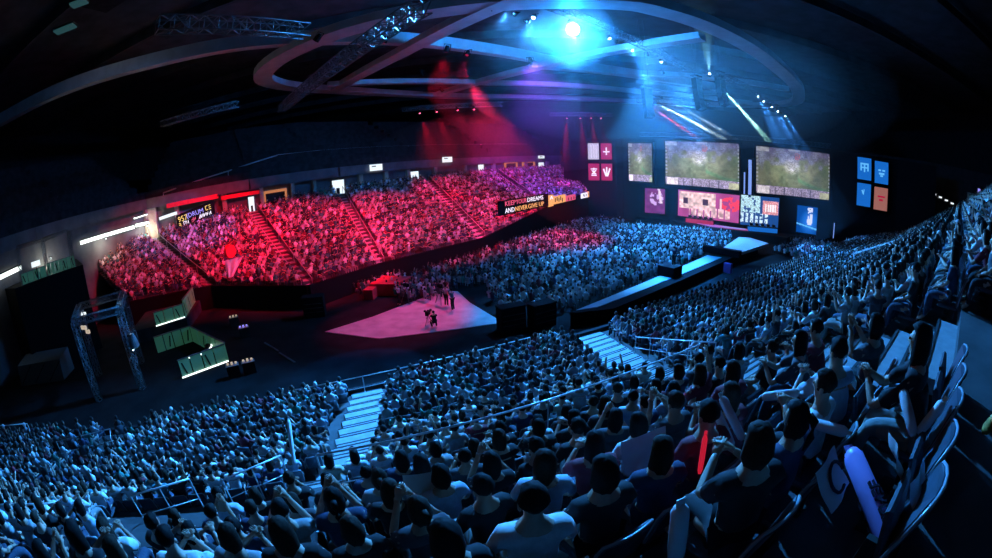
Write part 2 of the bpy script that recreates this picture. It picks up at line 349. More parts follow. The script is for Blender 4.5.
# low detail figure for the masses: verts, faces, tag per vertex (0 cloth, 1 hair, 2 skin, 3 trousers)
def low_figure(seated=True, far=False, arms='lap'):
    mb = MB(); tg = []
    def T(n): tg.extend([n] * (len(mb.v) - len(tg)))
    dz = 0 if seated else .43
    nh, mh = (6, 4) if far else (8, 6)
    mb.sphere((0, .03, 1.18 + dz), (.09, .11, .125), nh, mh)
    for v in mb.v: tg.append(2 if (v[1] > .06 and v[2] < 1.22 + dz) else 1)
    n = 6 if far else 8; rings = [(.17, .12, .45), (.15, .11, .7), (.19, .12, .88), (.17, .09, .98), (.05, .05, 1.07)]
    if far: rings = [rings[0], rings[2], rings[3], rings[4]]
    vs = [(a * math.cos(2 * PI * k / n), b * math.sin(2 * PI * k / n), z + dz) for a, b, z in rings for k in range(n)]
    mb.add(vs, [(i * n + k, i * n + (k + 1) % n, (i + 1) * n + (k + 1) % n, (i + 1) * n + k) for i in range(len(rings) - 1) for k in range(n)]); T(0)
    for s in (-1, 1):
        sh = (s * .2, 0, .93 + dz)
        if arms == 'up': e, w = (s * .33, .05, 1.12 + dz), (s * .27, .1, 1.38 + dz)
        elif arms == 'clap': e, w = (s * .26, .12, .8 + dz), (s * .06, .34, .93 + dz)
        else: e, w = (s * .25, .06, .74 + dz), (s * .12, .28, .66 + dz)
        mb.tube([sh, e], [.055, .045], 4 if far else 5, not far); T(0)
        mb.tube([e, w, tuple(w[i] + (w[i] - e[i]) * .35 for i in range(3))], [.035, .03, .035], 4 if far else 5, not far); T(2)
        if seated: L_ = [(s * .1, .05, .5), (s * .13, .45, .5), (s * .12, .46, .05)]
        else: L_ = [(s * .1, 0, .9), (s * .1, .03, .5), (s * .11, 0, .05)]
        mb.tube(L_, [.085, .065, .05], 4 if far else 5, not far); T(3)
    if seated and not far:
        o = len(mb.v); mb.box((0, -.27, .66), (.44, .04, .42)).box((0, 0, .42), (.44, .42, .05)); tg.extend([4] * (len(mb.v) - o))
    return np.array(mb.v, np.float32), mb.f, np.array(tg)
LF = [low_figure(True, False, a) for a in ('lap', 'clap', 'up', 'lap')]; LFF = [low_figure(True, True, a) for a in ('lap', 'clap', 'up', 'lap')]
LPAL = np.array([(.78, .79, .8), (.78, .79, .8), (.7, .72, .78), (.45, .47, .5), (.5, .62, .75), (.02, .02, .025), (.02, .02, .025), (.03, .045, .1), (.08, .08, .09), (.2, .03, .05), (.05, .25, .2), (.3, .3, .32)])
CR = dict(v=[], l=[], ls=[], c=[], n=0)
def crowd_add(spots, far, pale=.5, seatc=(.06, .07, .09)):
    """spots: list of (x, y, z, heading)"""
    tpl = LFF if far else LF; spots = np.array(spots)
    pick = RNG.choice(4, len(spots), p=(.5, .25, .04, .21))
    for ti in range(4):
        S = spots[pick == ti]
        if not len(S): continue
        v, f, tg = tpl[ti]; n = len(S); a = S[:, 3] + RNG.normal(0, .22, n); ca, sa = np.cos(a), np.sin(a); sc = RNG.uniform(.93, 1.07, n)
        V = np.empty((n, len(v), 3), np.float32)
        V[:, :, 0] = (v[None, :, 0] * ca[:, None] - v[None, :, 1] * sa[:, None]) * sc[:, None] + S[:, 0:1]
        V[:, :, 1] = (v[None, :, 0] * sa[:, None] + v[None, :, 1] * ca[:, None]) * sc[:, None] + S[:, 1:2]
        V[:, :, 2] = v[None, :, 2] * sc[:, None] + S[:, 2:3]
        cl = np.where(RNG.random(n)[:, None] < pale, LPAL[RNG.integers(0, 5, n)], LPAL[RNG.integers(5, 12, n)]) * (RNG.random((n, 1)) ** .6 * 1.0 + .08)
        sk = np.array([(.5, .31, .22), (.58, .38, .28), (.4, .24, .17)])[RNG.integers(0, 3, n)]
        hr = np.where(RNG.random(n)[:, None] < .06, (.6, .6, .62), (.015, .012, .012)); tr = np.array([(.04, .055, .09), (.015, .015, .018), (.25, .24, .23)])[RNG.integers(0, 3, n)]
        pal = np.stack([cl, hr, sk, tr, np.tile(seatc, (n, 1))], 1)
        col = np.ones((n, len(v), 4), np.float32); col[:, :, :3] = pal[:, tg]
        fl = np.concatenate([np.array(x) for x in f]); sz = np.array([len(x) for x in f])
        off = CR['n'] + np.arange(n) * len(v)
        CR['v'].append(V.reshape(-1, 3)); CR['c'].append(col.reshape(-1, 4)); CR['l'].append((fl[None] + off[:, None]).ravel()); CR['ls'].append(np.tile(sz, n)); CR['n'] += n * len(v)

# near stand seating: every place, nearest ones in view become individuals
FW = Vector((0, math.cos(math.radians(15.5)), -math.sin(math.radians(15.5)))); 
def az_of(x, y): return math.degrees(math.atan2(x, y))
Pp, Rr_ = math.radians(15.5), math.radians(-2.5)
cu0 = Vector((0, math.sin(Pp), math.cos(Pp))); cr0 = Vector((1, 0, 0))
CRT = cr0 * math.cos(Rr_) + cu0 * math.sin(Rr_); CUP = cu0 * math.cos(Rr_) - cr0 * math.sin(Rr_)
def in_view(p, m=0.):
    d = Vector(p) - Vector((0, 0, H)); d.normalize(); t = math.acos(max(-1, min(1, d.dot(FW)))); a, b = d.dot(CRT), d.dot(CUP); k = math.hypot(a, b) + 1e-9; r = 880 * math.sin(t / 2)
    return -m < 496 + r * a / k < 992 + m and -m < 279 - r * b / k < 558 + m
ORD = 'zeroth first second third fourth fifth sixth seventh eighth ninth tenth eleventh twelfth thirteenth fourteenth fifteenth sixteenth seventeenth eighteenth nineteenth twentieth'.split()
def ordw(n): return ORD[n] if n < len(ORD) else '%dth' % n
def rowname(q):
    if q < 5.7: i = [r[0] for r in UP].index(q) + 1; return '%s row above long handrail' % ordw(i)
    i = [r[0] for r in LOW[::-1]].index(q) + 1; return '%s row below long handrail' % ordw(i)
places = []
for q, d in rows:
    if q < -6.3: continue
    t = T0 + .3 + random.random() * .3; z = zt(q)
    while t < 80:
        t += .54
        for fn, hw in AIS:
            if abs(t - fn(q)) < hw + .3: break
        else:
            if 5.9 < q < 6.9 and -1 < t < 10: continue
            if q == UP[0][0] and -1.5 < t < 9: continue
            if -6.2 < t < -2.2 and 5.4 < q < 8.3: continue          # stairwell gap
            if -14 < t < -9.6 and q > 13.6 and random.random() < .5: continue
            if q < 1.0 and t < 1.6 and t > -1.0: continue
            if q < 0 and t < 1.2 or q < -1.6 and t < 3.5: continue
            if t > 62 and q > 13.5 + (70 - t): continue
            if math.hypot(t, q) < 1.25: continue
            w = W(t, q - .12, z)
            if not in_view((w.x, w.y, z + 1.0), 30): continue
            places.append((w, q, t, (w - Vector((0, 0, H))).length))
places.sort(key=lambda p: p[3])
HI = places[:300]
col_of = {}
for row in {p[1] for p in HI}:
    r = sorted([p for p in HI if p[1] == row], key=lambda p: p[2])
    for side in (0, 1, 2, 3):
        a1, a2 = aisle1(row), aisle2(row)
        if side == 0: g = sorted([p for p in r if p[2] < a1], key=lambda p: -p[2]); nm = 'seat before pale stairs'
        elif side == 1: g = [p for p in r if a1 < p[2] < (a1 + a2) / 2]; nm = 'seat past pale stairs'
        elif side == 2: g = sorted([p for p in r if (a1 + a2) / 2 <= p[2] < a2], key=lambda p: -p[2]); nm = 'seat before bright landing'
        else: g = [p for p in r if p[2] > a2]; nm = 'seat past bright landing'
        for i, p in enumerate(g): col_of[id(p)] = '%s %s' % (ordw(i + 1), nm)
occupied = {}
for p in HI:
    w, q, t, dist = p; face = RZ + random.gauss(-.12, .22)          # towards the stage, a little to the right of straight ahead
    bare = (q < 2.5 and 3.2 < t < 4.9 and random.random() < .6) or (dist < 3.6 and w.x > 1.5)
    here = '%s, %s' % (rowname(q), col_of[id(p)])
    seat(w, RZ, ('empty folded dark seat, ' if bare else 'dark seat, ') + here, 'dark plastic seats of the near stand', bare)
    if bare: continue
    pose = random.choices(list(POSES), (34, 20, 5, 20, 3, 14))[0]; hs = random.choices(list(HAIR), (42, 17, 19, 11, 7, 4))[0]
    shirt = random.choices(list(SH), (24, 12, 12, 18, 10, 10, 4, 6, 5))[0]
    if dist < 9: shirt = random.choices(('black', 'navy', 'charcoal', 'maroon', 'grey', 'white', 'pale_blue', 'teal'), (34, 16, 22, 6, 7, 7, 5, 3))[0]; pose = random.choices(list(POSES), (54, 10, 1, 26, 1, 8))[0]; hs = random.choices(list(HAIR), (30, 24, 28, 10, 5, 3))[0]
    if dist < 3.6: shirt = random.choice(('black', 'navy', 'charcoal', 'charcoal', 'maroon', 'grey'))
    lab = '%s, %s shirt, %s' % (HTXT[hs], shirt.replace('_', ' '), here)
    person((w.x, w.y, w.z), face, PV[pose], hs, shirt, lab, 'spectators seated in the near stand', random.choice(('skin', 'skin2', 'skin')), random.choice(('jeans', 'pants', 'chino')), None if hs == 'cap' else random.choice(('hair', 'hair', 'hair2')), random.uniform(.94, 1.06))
rest = [(p[0].x, p[0].y, p[0].z, RZ - .12) for p in places[300:] if RNG.random() < .95]
dn = [p[3] for p in places[300:]]
crowd_add([r for r in rest if math.hypot(r[0], r[1]) < 42], False, .42); crowd_add([r for r in rest if math.hypot(r[0], r[1]) >= 42], True, .46)

# floor crowd
def inside(x, y, poly):
    c = False; n = len(poly)
    for i in range(n):
        x1, y1 = poly[i]; x2, y2 = poly[(i + 1) % n]
        if (y1 > y) != (y2 > y) and x < (x2 - x1) * (y - y1) / (y2 - y1) + x1: c = not c
    return c
BLUE = [(-8.2, 33.6), (-4.6, 34.6), (-3.4, 37.6), (-1.0, 37.2), (-.6, 32.5), (.6, 30.2), (2.2, 29.5), (4.4, 29.4), (11.0, 34.6), (20.0, 42.0), (25.0, 46.4), (31.5, 51.6), (36.2, 57.0), (33.0, 61.5), (24, 66), (18.5, 68), (8, 52), (0.5, 44.5), (-6, 39), (-9, 36.5)]
REDF = [(-13, 36.5), (-9.4, 36.8), (0, 45.6), (8, 53), (18, 68.5), (22.5, 71.5), (17, 74.5), (13, 71), (7.4, 64), (-.3, 51.5), (-5.5, 44.8), (-7.6, 42), (-10.6, 40.6), (-12, 39.6), (-13, 37.4)]
RIGHTF = [(36, 46.5), (45, 52.8), (50, 50.5), (54, 47), (46, 42.5), (38, 39)]
HD = math.radians(-32)
ud = Vector((math.cos(HD), math.sin(HD))); vd = Vector((-math.sin(HD), math.cos(HD)))
def floor_people(poly, dx=.55, dy=.9, miss=.06):
    o = []
    for i in range(-160, 160):
        for j in range(-20, 120):
            p = ud * (i * dx) + vd * (j * dy)
            if i % 26 == 0 or j % 24 == 0: continue
            x, y = p.x + random.gauss(0, .07), p.y + random.gauss(0, .08)
            if inside(x, y, poly) and random.random() > miss: o.append((x, y, 0, HD))
    return o
for poly in (BLUE, REDF, RIGHTF):
    crowd_add(floor_people(poly), True, .62 if poly is BLUE else .5)

# far stand: seven stations along it, each with a front and a top point (x, y, z)
ST = [((-36.0, 29.5, 1.9), (-45.5, 32.0, 6.0)), ((-27.5, 34.5, 1.8), (-43.2, 41.7, 6.7)), ((-16, 33.6, 1.6), (-29.4, 47.7, 7.8)), ((-11.4, 41, 1.5), (-20.2, 55.4, 8.3)), ((-1.5, 51.5, 1.6), (-10.7, 70.7, 8.4)), ((7.5, 63.5, 3.6), (.7, 86, 8.5)), ((17, 78, 4.6), (15.8, 100.8, 8.6))]
NR = 22
def sp_(s, r):
    i = min(5, int(s)); k = s - i; f = [Vector(ST[i + j][0]) for j in (0, 1)]; t = [Vector(ST[i + j][1]) for j in (0, 1)]
    return f[0].lerp(f[1], k).lerp(t[0].lerp(t[1], k), r)
def heading(s):
    a = sp_(s, 0) - sp_(s, 1); return math.atan2(a.y, a.x) - PI / 2
mb = MB(); NS = 48
for r in range(NR):
    top = []
    for j in range(NS + 1):
        s = 6 * j / NS; a = sp_(s, r / NR); b = sp_(s, (r + 1) / NR); z = b.z
        top.append(((a.x, a.y, a.z), (a.x, a.y, z), (b.x, b.y, z)))
    for j in range(NS):
        A, B = top[j], top[j + 1]; mb.quad(A[0], B[0], B[1], A[1]); mb.quad(A[1], B[1], B[2], A[2])
struct(mb.build('floor_far_stand', M['concrete']))
mb = MB()
for j in range(NS):
    a, b = sp_(6 * j / NS, 0), sp_(6 * (j + 1) / NS, 0); n = Vector((b.y - a.y, -(b.x - a.x), 0)).normalized() * .3
    mb.add([(a.x, a.y, 0), (b.x, b.y, 0), (b.x, b.y, b.z + .5), (a.x, a.y, a.z + .5), (a.x + n.x, a.y + n.y, 0), (b.x + n.x, b.y + n.y, 0), (b.x + n.x, b.y + n.y, b.z + .5), (a.x + n.x, a.y + n.y, a.z + .5)], [(0, 1, 2, 3), (7, 6, 5, 4), (3, 2, 6, 7), (0, 3, 7, 4), (1, 5, 6, 2), (0, 4, 5, 1)])
struct(mb.build('wall_far_stand_front', M['black']))
AISF = [1.0, 2.0, 3.0, 4.0, 5.0]
for k, s in enumerate(AISF):
    mb = MB(); ns = MB(); wd = .055 if s < 3 else .042
    for r in range(NR):
        a, b, c, d = sp_(s - wd, (r + .02) / NR), sp_(s + wd, (r + .02) / NR), sp_(s + wd, (r + 1) / NR), sp_(s - wd, (r + 1) / NR); z = c.z + .05
        mb.add([(a.x, a.y, a.z), (b.x, b.y, b.z), (b.x, b.y, z), (a.x, a.y, z), (c.x, c.y, z), (d.x, d.y, z)], [(0, 1, 2, 3), (3, 2, 4, 5)])
    o = struct(mb.build('floor_stairs', M['step'])); o['label'] = '%s red lit stairs of the far stand counted from the camera side' % ordw(k + 1)
    for sd in (-1, 1):
        m2 = MB(); pts = [sp_(s + sd * wd * 1.05, r / 8) + Vector((0, 0, 1.0)) for r in range(9)]
        h = empty('handrail', tuple(sp_(s, 0)), 'sloping handrail on the %s side of the %s red lit stairs' % ('near' if sd < 0 else 'far', ordw(k + 1)), 'handrail', group='handrails of the far stand'); o0 = sp_(s, 0)
        MB().tube([p - o0 for p in pts], .04, 5).build('top_rail', M['step'], h)
        for r in range(0, 9, 2): MB().bar(pts[r] - o0, pts[r] - o0 - Vector((0, 0, 1.0)), .05).build('post', M['step'], h)
spots = []
for r in range(NR):
    L = (sp_(0, r / NR), )
    for i in range(6):
        a, b = sp_(i, r / NR), sp_(i + .9999, r / NR); n = int((b - a).length / .56)
        for k in range(n):
            s = i + (k + .5) / n + random.gauss(0, .003)
            if any(abs(s - x) < (.075 if x < 3 else .058) for x in AISF): continue
            if 3.2 < s < 6 and 9.4 < r < 10.6: continue            # cross aisle
            if r < 2 and s < 1.6 and random.random() < .4: continue
            p = sp_(min(5.999, s), (r + .35) / NR); z = sp_(min(5.999, s), (r + 1) / NR).z
            if random.random() < .06: continue
            spots.append((p.x, p.y, z, heading(s) + .35))
crowd_add(spots, True, .36, (.03, .025, .025))
me = bpy.data.meshes.new('crowd'); V = np.concatenate(CR['v']); Lp = np.concatenate(CR['l']); LS = np.concatenate(CR['ls'])
me.vertices.add(len(V)); me.vertices.foreach_set('co', V.ravel()); me.loops.add(len(Lp)); me.loops.foreach_set('vertex_index', Lp.astype(np.int32))
me.polygons.add(len(LS)); me.polygons.foreach_set('loop_start', np.concatenate([[0], np.cumsum(LS)[:-1]]).astype(np.int32)); me.polygons.foreach_set('loop_total', LS.astype(np.int32))
me.update(calc_edges=True)
ca = me.color_attributes.new('Col', 'FLOAT_COLOR', 'POINT'); ca.data.foreach_set('color', np.concatenate(CR['c']).ravel())
me.polygons.foreach_set('use_smooth', np.ones(len(LS), bool)); me.materials.append(mat('crowd_cloth', (.5, .5, .5), .75, attr='base'))
tag(link('crowd', me), 'packed seated crowd filling the arena floor and both stands', None, None, 'stuff')
print('crowd verts', len(V), 'places', len(places))
#PART2
# ------------------------------------------------------------------ concourse wall behind the far stand
WP = [(-42.1, 8), (-42.7, 22), (-43.3, 28.7), (-43.6, 42.0), (-29.6, 48.0), (-20.4, 55.8), (-10.9, 71.1), (.6, 86.4), (15.8, 101.2)]
def wp(s, z, off=0.):
    i = min(7, int(s)); k = s - i; a, b = Vector((*WP[i], 0)), Vector((*WP[i + 1], 0)); p = a.lerp(b, k); d = (b - a).normalized(); n = Vector((d.y, -d.x, 0))
    p = p + n * off; p.z = z; return p
def on_wall(s0, s1, z0, z1, th=.12, off=.1, mb=None):
    """slab lying on the wall between two stations"""
    mb = mb or MB(); a, b = wp(s0, z0, off), wp(s1, z0, off); n = wp(s0, z0, off + th) - a
    vs = [a, b, b + n, a + n]; vs = vs + [v + Vector((0, 0, z1 - z0)) for v in vs]
    return mb.add(vs, [(3, 2, 1, 0), (4, 5, 6, 7), (0, 1, 5, 4), (1, 2, 6, 5), (2, 3, 7, 6), (3, 0, 4, 7)])
def sweep(pts, m, name, w=.3, z0=0, z1=1):
    mb = MB()
    for a, b in zip(pts[:-1], pts[1:]): mb.bar((a[0], a[1], (z0 + z1) / 2), (b[0], b[1], (z0 + z1) / 2), w, z1 - z0)
    return mb.build(name, m)
mb = MB()
for i in range(8): on_wall(i, i + .9999, 0, 11.6, .2, -.25, mb)
struct(mb.build('wall_concourse', M['wall']))
mb = MB()
for i in range(8): on_wall(i, i + .9999, 10.6, 11.9, .9, -.1, mb)
struct(mb.build('trim_balcony_fascia', M['wall']))
# upper tier: a dark raked deck above the concourse, with its own guard wall
mb = MB()
for i in range(8):
    for k in range(9):
        a, b = wp(i, 11.9 + k * .9, -1.6 * k), wp(i + .9999, 11.9 + k * .9, -1.6 * k); c, d = wp(i + .9999, 11.9 + k * .9, -1.6 * k - 1.6), wp(i, 11.9 + k * .9, -1.6 * k - 1.6); u = Vector((0, 0, .9))
        mb.quad(a, b, b + u, a + u); mb.quad(a + u, b + u, c + u, d + u)
struct(mb.build('floor_upper_tier', M['dark']))
o = empty('handrail', wp(3.2, 11.9, .3), 'long faint handrail curving high above the red lit stand', 'handrail', group='handrails of the far stand'); o0 = wp(3.2, 11.9, .3)
pts = [wp(3.2 + k * .3, 12.2 + min(k, 4) * .6, .3 - min(k, 5) * .9) for k in range(16)]
MB().tube([p - o0 for p in pts], .09, 6).build('top_rail', M['beam'], o, True)
for p in pts[::2]: MB().bar(p - o0, p - o0 - Vector((0, 0, 1.2)), .07).build('post', M['beam'], o)
def pillar(s, w, z0, z1, m, label):
    tag(on_wall(s, s + w, z0, z1, .5, .0).build('wall_pillar', m), label, None, None, 'structure')
for k, s in enumerate([3.3, 3.75, 4.1, 4.45, 4.7, 5.2, 5.48, 5.75, 6.1, 6.5, 6.95, 7.4, 7.75]): pillar(s, .04, 6.5, 10.6, M['pillar'], None)
pillar(2.95, .04, 6.5, 10.6, M['pillar'], None); pillar(3.02, .09, 6.5, 10.6, M['pillar'], None)
for (s0, s1, z0, z1, m, lab) in [(3.98, 4.03, 7.7, 9.7, 'white', 'small white lit panel nearest the coloured letter board'), (4.93, 5.05, 8.3, 10.2, 'white', 'white lit doorway panel above the second block of red crowd'), (5.80, 5.90, 8.3, 10.2, 'white', 'white lit doorway panel above the third block of red crowd'), (6.72, 6.80, 8.6, 10.5, 'white', 'white lit doorway panel above the fourth block of red crowd'), (7.62, 7.70, 8.8, 10.4, 'white', 'white lit doorway panel beside the dark stage wall')]:
    o = on_wall(s0, s1, z0, z1, .1, .3).build('doorway_sign', G[m]); tag(o, lab, 'sign', 'lit doorway panels of the concourse')
    on_wall(s0 - .004, s1 + .004, z0 - .1, z1 + .1, .08, .2).build('frame', M['dark'], o)
    on_wall(s0 + (s1 - s0) * .35, s0 + (s1 - s0) * .6, z0, z0 + (z1 - z0) * .45, .03, .4).build('dark_emblem', M['dark'], o)
for (s0, s1, z0, z1, lab) in [(5.29, 5.41, 10.9, 11.8, 'white lightbox on the balcony edge above the second crowd block'), (6.18, 6.29, 11.3, 12.2, 'white lightbox on the balcony edge above the third crowd block'), (7.58, 7.66, 11.3, 11.9, 'dim small lightbox on the balcony edge beside the dark stage wall')]:
    o = on_wall(s0, s1, z0, z1, .35, 1.0).build('lightbox', G['white']); tag(o, lab, 'sign', 'lightboxes on the balcony edge')
    on_wall(s0 + .005, s0 + .05, z1 - .35, z1 - .2, .02, 1.36).build('grey_strip', M['alu'], o)
for (s0, s1, z0, z1, lab) in [(4.14, 4.4, 8.4, 10.1, 'orange lit shop front frame above the first block of red crowd'), (7.12, 7.30, 9.6, 10.8, 'orange lit shop front near the stage, first of a pair'), (7.37, 7.56, 9.7, 10.8, 'orange lit shop front near the stage, second of a pair')]:
    o = on_wall(s0, s1, z1 - .35, z1, .2, .25).build('shop_front', G['warm']); tag(o, lab, 'shop front', 'lit shop fronts of the concourse')
    for s in (s0, s1 - .02): on_wall(s, s + .02, z0, z1 - .35, .2, .25).build('frame_post', G['warm'], o)
    on_wall(s0 + .02, s1 - .02, z0, z1 - .35, .05, .2).build('shutter', M['dark'], o)
def tube_light(s0, s1, z0, z1, lab, m='tube', h=.42):
    a, b = wp(s0, z0, .5), wp(s1, z1, .5); o = empty('tube_light', a, lab, 'light', group='strip lights under the balcony')
    MB().bar((0, 0, 0), b - a, .2, h).build('diffuser', G[m], o); MB().bar((0, 0, h * .6), b - a + Vector((0, 0, h * .6)), .3, .12).build('housing', M['dark'], o)
tube_light(2.02, 2.75, 9.0, 8.9, 'long white strip light over the dark end of the red crowd'); tube_light(2.78, 2.98, 9.0, 8.9, 'short white strip light beside the pale concourse pillar')
tube_light(2.77, 2.97, 9.9, 10.0, 'pale strip light high beside the concourse pillar', 'tube', .2); tube_light(3.14, 3.32, 9.1, 9.4, 'blue white strip light behind the coloured letter board', 'white')
tube_light(.3, .82, 8.6, 8.8, 'white strip light at the far left edge')
# red awnings and letter board at the corner of the far stand
o = empty('letter_board', wp(3.33, 7.6, 1.5), 'coloured glowing letter board hung over the red crowd', 'sign'); ob = wp(3.33, 7.6, 1.5); dvec = wp(3.69, 7.6, 1.5) - ob; Lb = dvec.length
ang_b = math.atan2(dvec.y, dvec.x); o.rotation_euler = (0, 0, ang_b)
tilt = math.atan2(.8, Lb)
MB().add([(0, 0, 0), (Lb, 0, .8), (Lb, 0, 2.5), (0, 0, 1.5), (0, .15, 0), (Lb, .15, .8), (Lb, .15, 2.5), (0, .15, 1.5)], [(0, 1, 2, 3), (7, 6, 5, 4), (0, 4, 5, 1), (3, 2, 6, 7), (0, 3, 7, 4), (1, 5, 6, 2)]).build('backing', M['black'], o)
for txt, sz, x, z, m in (('957', .95, .17, .98, 'led_y'), ('(DRUM', .8, .50, 1.33, 'led_b'), (2, .7, .85, 1.75, 'led_y'), (1, .6, .08, .25, 'led_y'), (2, .65, .25, .42, 'led_w'), (2, .65, .45, .64, 'led_p'), (5, .6, .75, .95, 'led_w')):
    t = link('lettering', text_mesh('lettering', txt, sz, G[m]) if isinstance(txt, str) else glyph_marks('lettering', txt, txt * sz * .62, sz * .75, G[m], int(x * 100)), o, (x * Lb, -.06, z)); t.rotation_euler = (PI / 2, -tilt, 0)
o = on_wall(3.24, 3.72, 10.2, 10.75, .8, .3).build('red_awning', M['redcloth']); tag(o, 'red awning strip above the coloured letter board', 'awning')
o = on_wall(3.75, 4.1, 9.9, 10.4, .6, .3).build('red_awning', M['redcloth']); tag(o, 'red awning strip between the letter board and orange shop front', 'awning')
# ribbon boards near the stage, along the front wall of the far stand
def fw(s, z, off=.5):
    a = Vector(ST[min(5, int(s))][0]); b = Vector(ST[min(5, int(s)) + 1][0]); k = s - min(5, int(s)); p = a.lerp(b, k); d = (b - a); d.z = 0; d.normalize(); p = p + Vector((d.y, -d.x, 0)) * off; p.z = z; return p
def ribbon(s0, s1, z0, z1, lines, lab, back='black'):
    a, b = fw(s0, 0), fw(s1, 0); d = b - a; L = d.length; o = empty('ribbon_board', (a.x, a.y, z0), lab, 'sign', math.atan2(d.y, d.x), 'led ribbon boards of the far stand')
    MB().box((L / 2, .08, (z1 - z0) / 2), (L, .16, z1 - z0)).build('backing', M[back] if back in M else G[back], o)
    n = len(lines); hh = (z1 - z0) / n
    for i, ws in enumerate(lines):
        x = .1
        for txt, m, wd in ws:
            if txt:
                me = text_mesh('lettering', txt, hh * .95, G[m]); xs = [v.co.x for v in me.vertices]; w = max(xs) - min(xs)
                t = link('lettering', me, o, ((x + wd / 2) * L, -.06, (n - 1 - i + .5) * hh)); t.rotation_euler = (PI / 2, 0, 0); t.scale = (wd * L * .95 / w, 1, 1)
            x += wd
ribbon(4.2, 5.02, 4.3, 6.1, ((('KEEP', 'led_p', .2), ('YOUR', 'led_p', .22), ('DREAMS', 'led_w', .36)), (('AND', 'led_w', .18), ('NEVER', 'led_o', .25), ('GIVE UP', 'led_o', .36))), 'two line ribbon board reading KEEP YOUR DREAMS AND NEVER GIVE UP')
ribbon(5.03, 5.12, 4.1, 5.8, ((('A', 'led_w', .8),), (('A', 'led_o', .8),)), 'small orange ribbon board right beside the two line message', 'led_o')
def fill_board(s0, s1, z0, z1, m, marks, lab):
    a, b = fw(s0, 0), fw(s1, 0); d = b - a; L = d.length; o = empty('ribbon_board', (a.x, a.y, z0), lab, 'sign', math.atan2(d.y, d.x), 'led ribbon boards of the far stand')
    MB().box((L / 2, .08, (z1 - z0) / 2), (L, .16, z1 - z0)).build('display', G[m], o)
    q_ = MB()
    for x in marks: q_.box((x * L, -.03, (z1 - z0) * (.35 + .3 * random.random())), (L * .05, .06, (z1 - z0) * .5))
    q_.build('lettering', M['dark'], o)
fill_board(5.13, 5.38, 4.3, 5.5, 'led_o', (.1, .25, .4, .55, .7), 'orange ribbon board between the message board and the pink one')
fill_board(5.40, 5.62, 4.3, 5.2, 'led_p', (.2, .5, .8), 'pink ribbon board beside the stage wall')
fill_board(5.78, 5.95, 4.2, 5.1, 'led_w', (.3, .5, .75), 'white ribbon board nearest the stage wall')
fill_board(5.955, 5.998, 4.2, 5.2, 'led_o', (.5,), 'small red orange ribbon end board nearest the stage')
# white and red banner hung in the far stand
bp = fw(1.35, 4.5, .8); bp.z = 4.0; o = empty('hanging_banner', bp, 'white banner with a red round emblem hung on the far stand rail', 'banner', heading(1.4) + PI)
pts = []; mbb = MB()
nx, nz = 10, 8
for j in range(nz + 1):
    for i in range(nx + 1): pts.append((-1.0 + (2 - 1.5 * j / nz) * i / nx + .1 * j / nz, -.5 - .08 * math.sin(i * 1.3), -1.6 * j / nz + 1.0))
mbb.add(pts + [(x, y + .04, z) for x, y, z in pts], [(j * 11 + i, j * 11 + i + 1, (j + 1) * 11 + i + 1, (j + 1) * 11 + i) for i in range(nx) for j in range(nz)] + [(99 + (j + 1) * 11 + i, 99 + (j + 1) * 11 + i + 1, 99 + j * 11 + i + 1, 99 + j * 11 + i) for i in range(nx) for j in range(nz)])
mbb.build('cloth', M['paper'], o); MB().tube([(-1.1, -.5, 1.0), (1.1, -.5, 1.0)], .05, 6).build('pole', M['alu'], o)
tb = link('lettering', glyph_marks('lettering', 4, 1.2, .4, M['ink'], 4), o, (.1, .0, .3)); tb.rotation_euler = (PI / 2, 0, PI)
o2 = MB().tube([(bp.x - .3, bp.y, 5.6), (bp.x + .1, bp.y - .15, 5.6)], .6, 20).build('round_red_emblem', M['redcloth']); tag(o2, 'round red emblem disc above the white banner', 'emblem')
MB().tube([(bp.x - .36, bp.y + .02, 5.6), (bp.x - .30, bp.y, 5.6)], .42, 20).build('inner_ring', mat('deep_red_cloth', (.4, .01, .03), .8), o2)

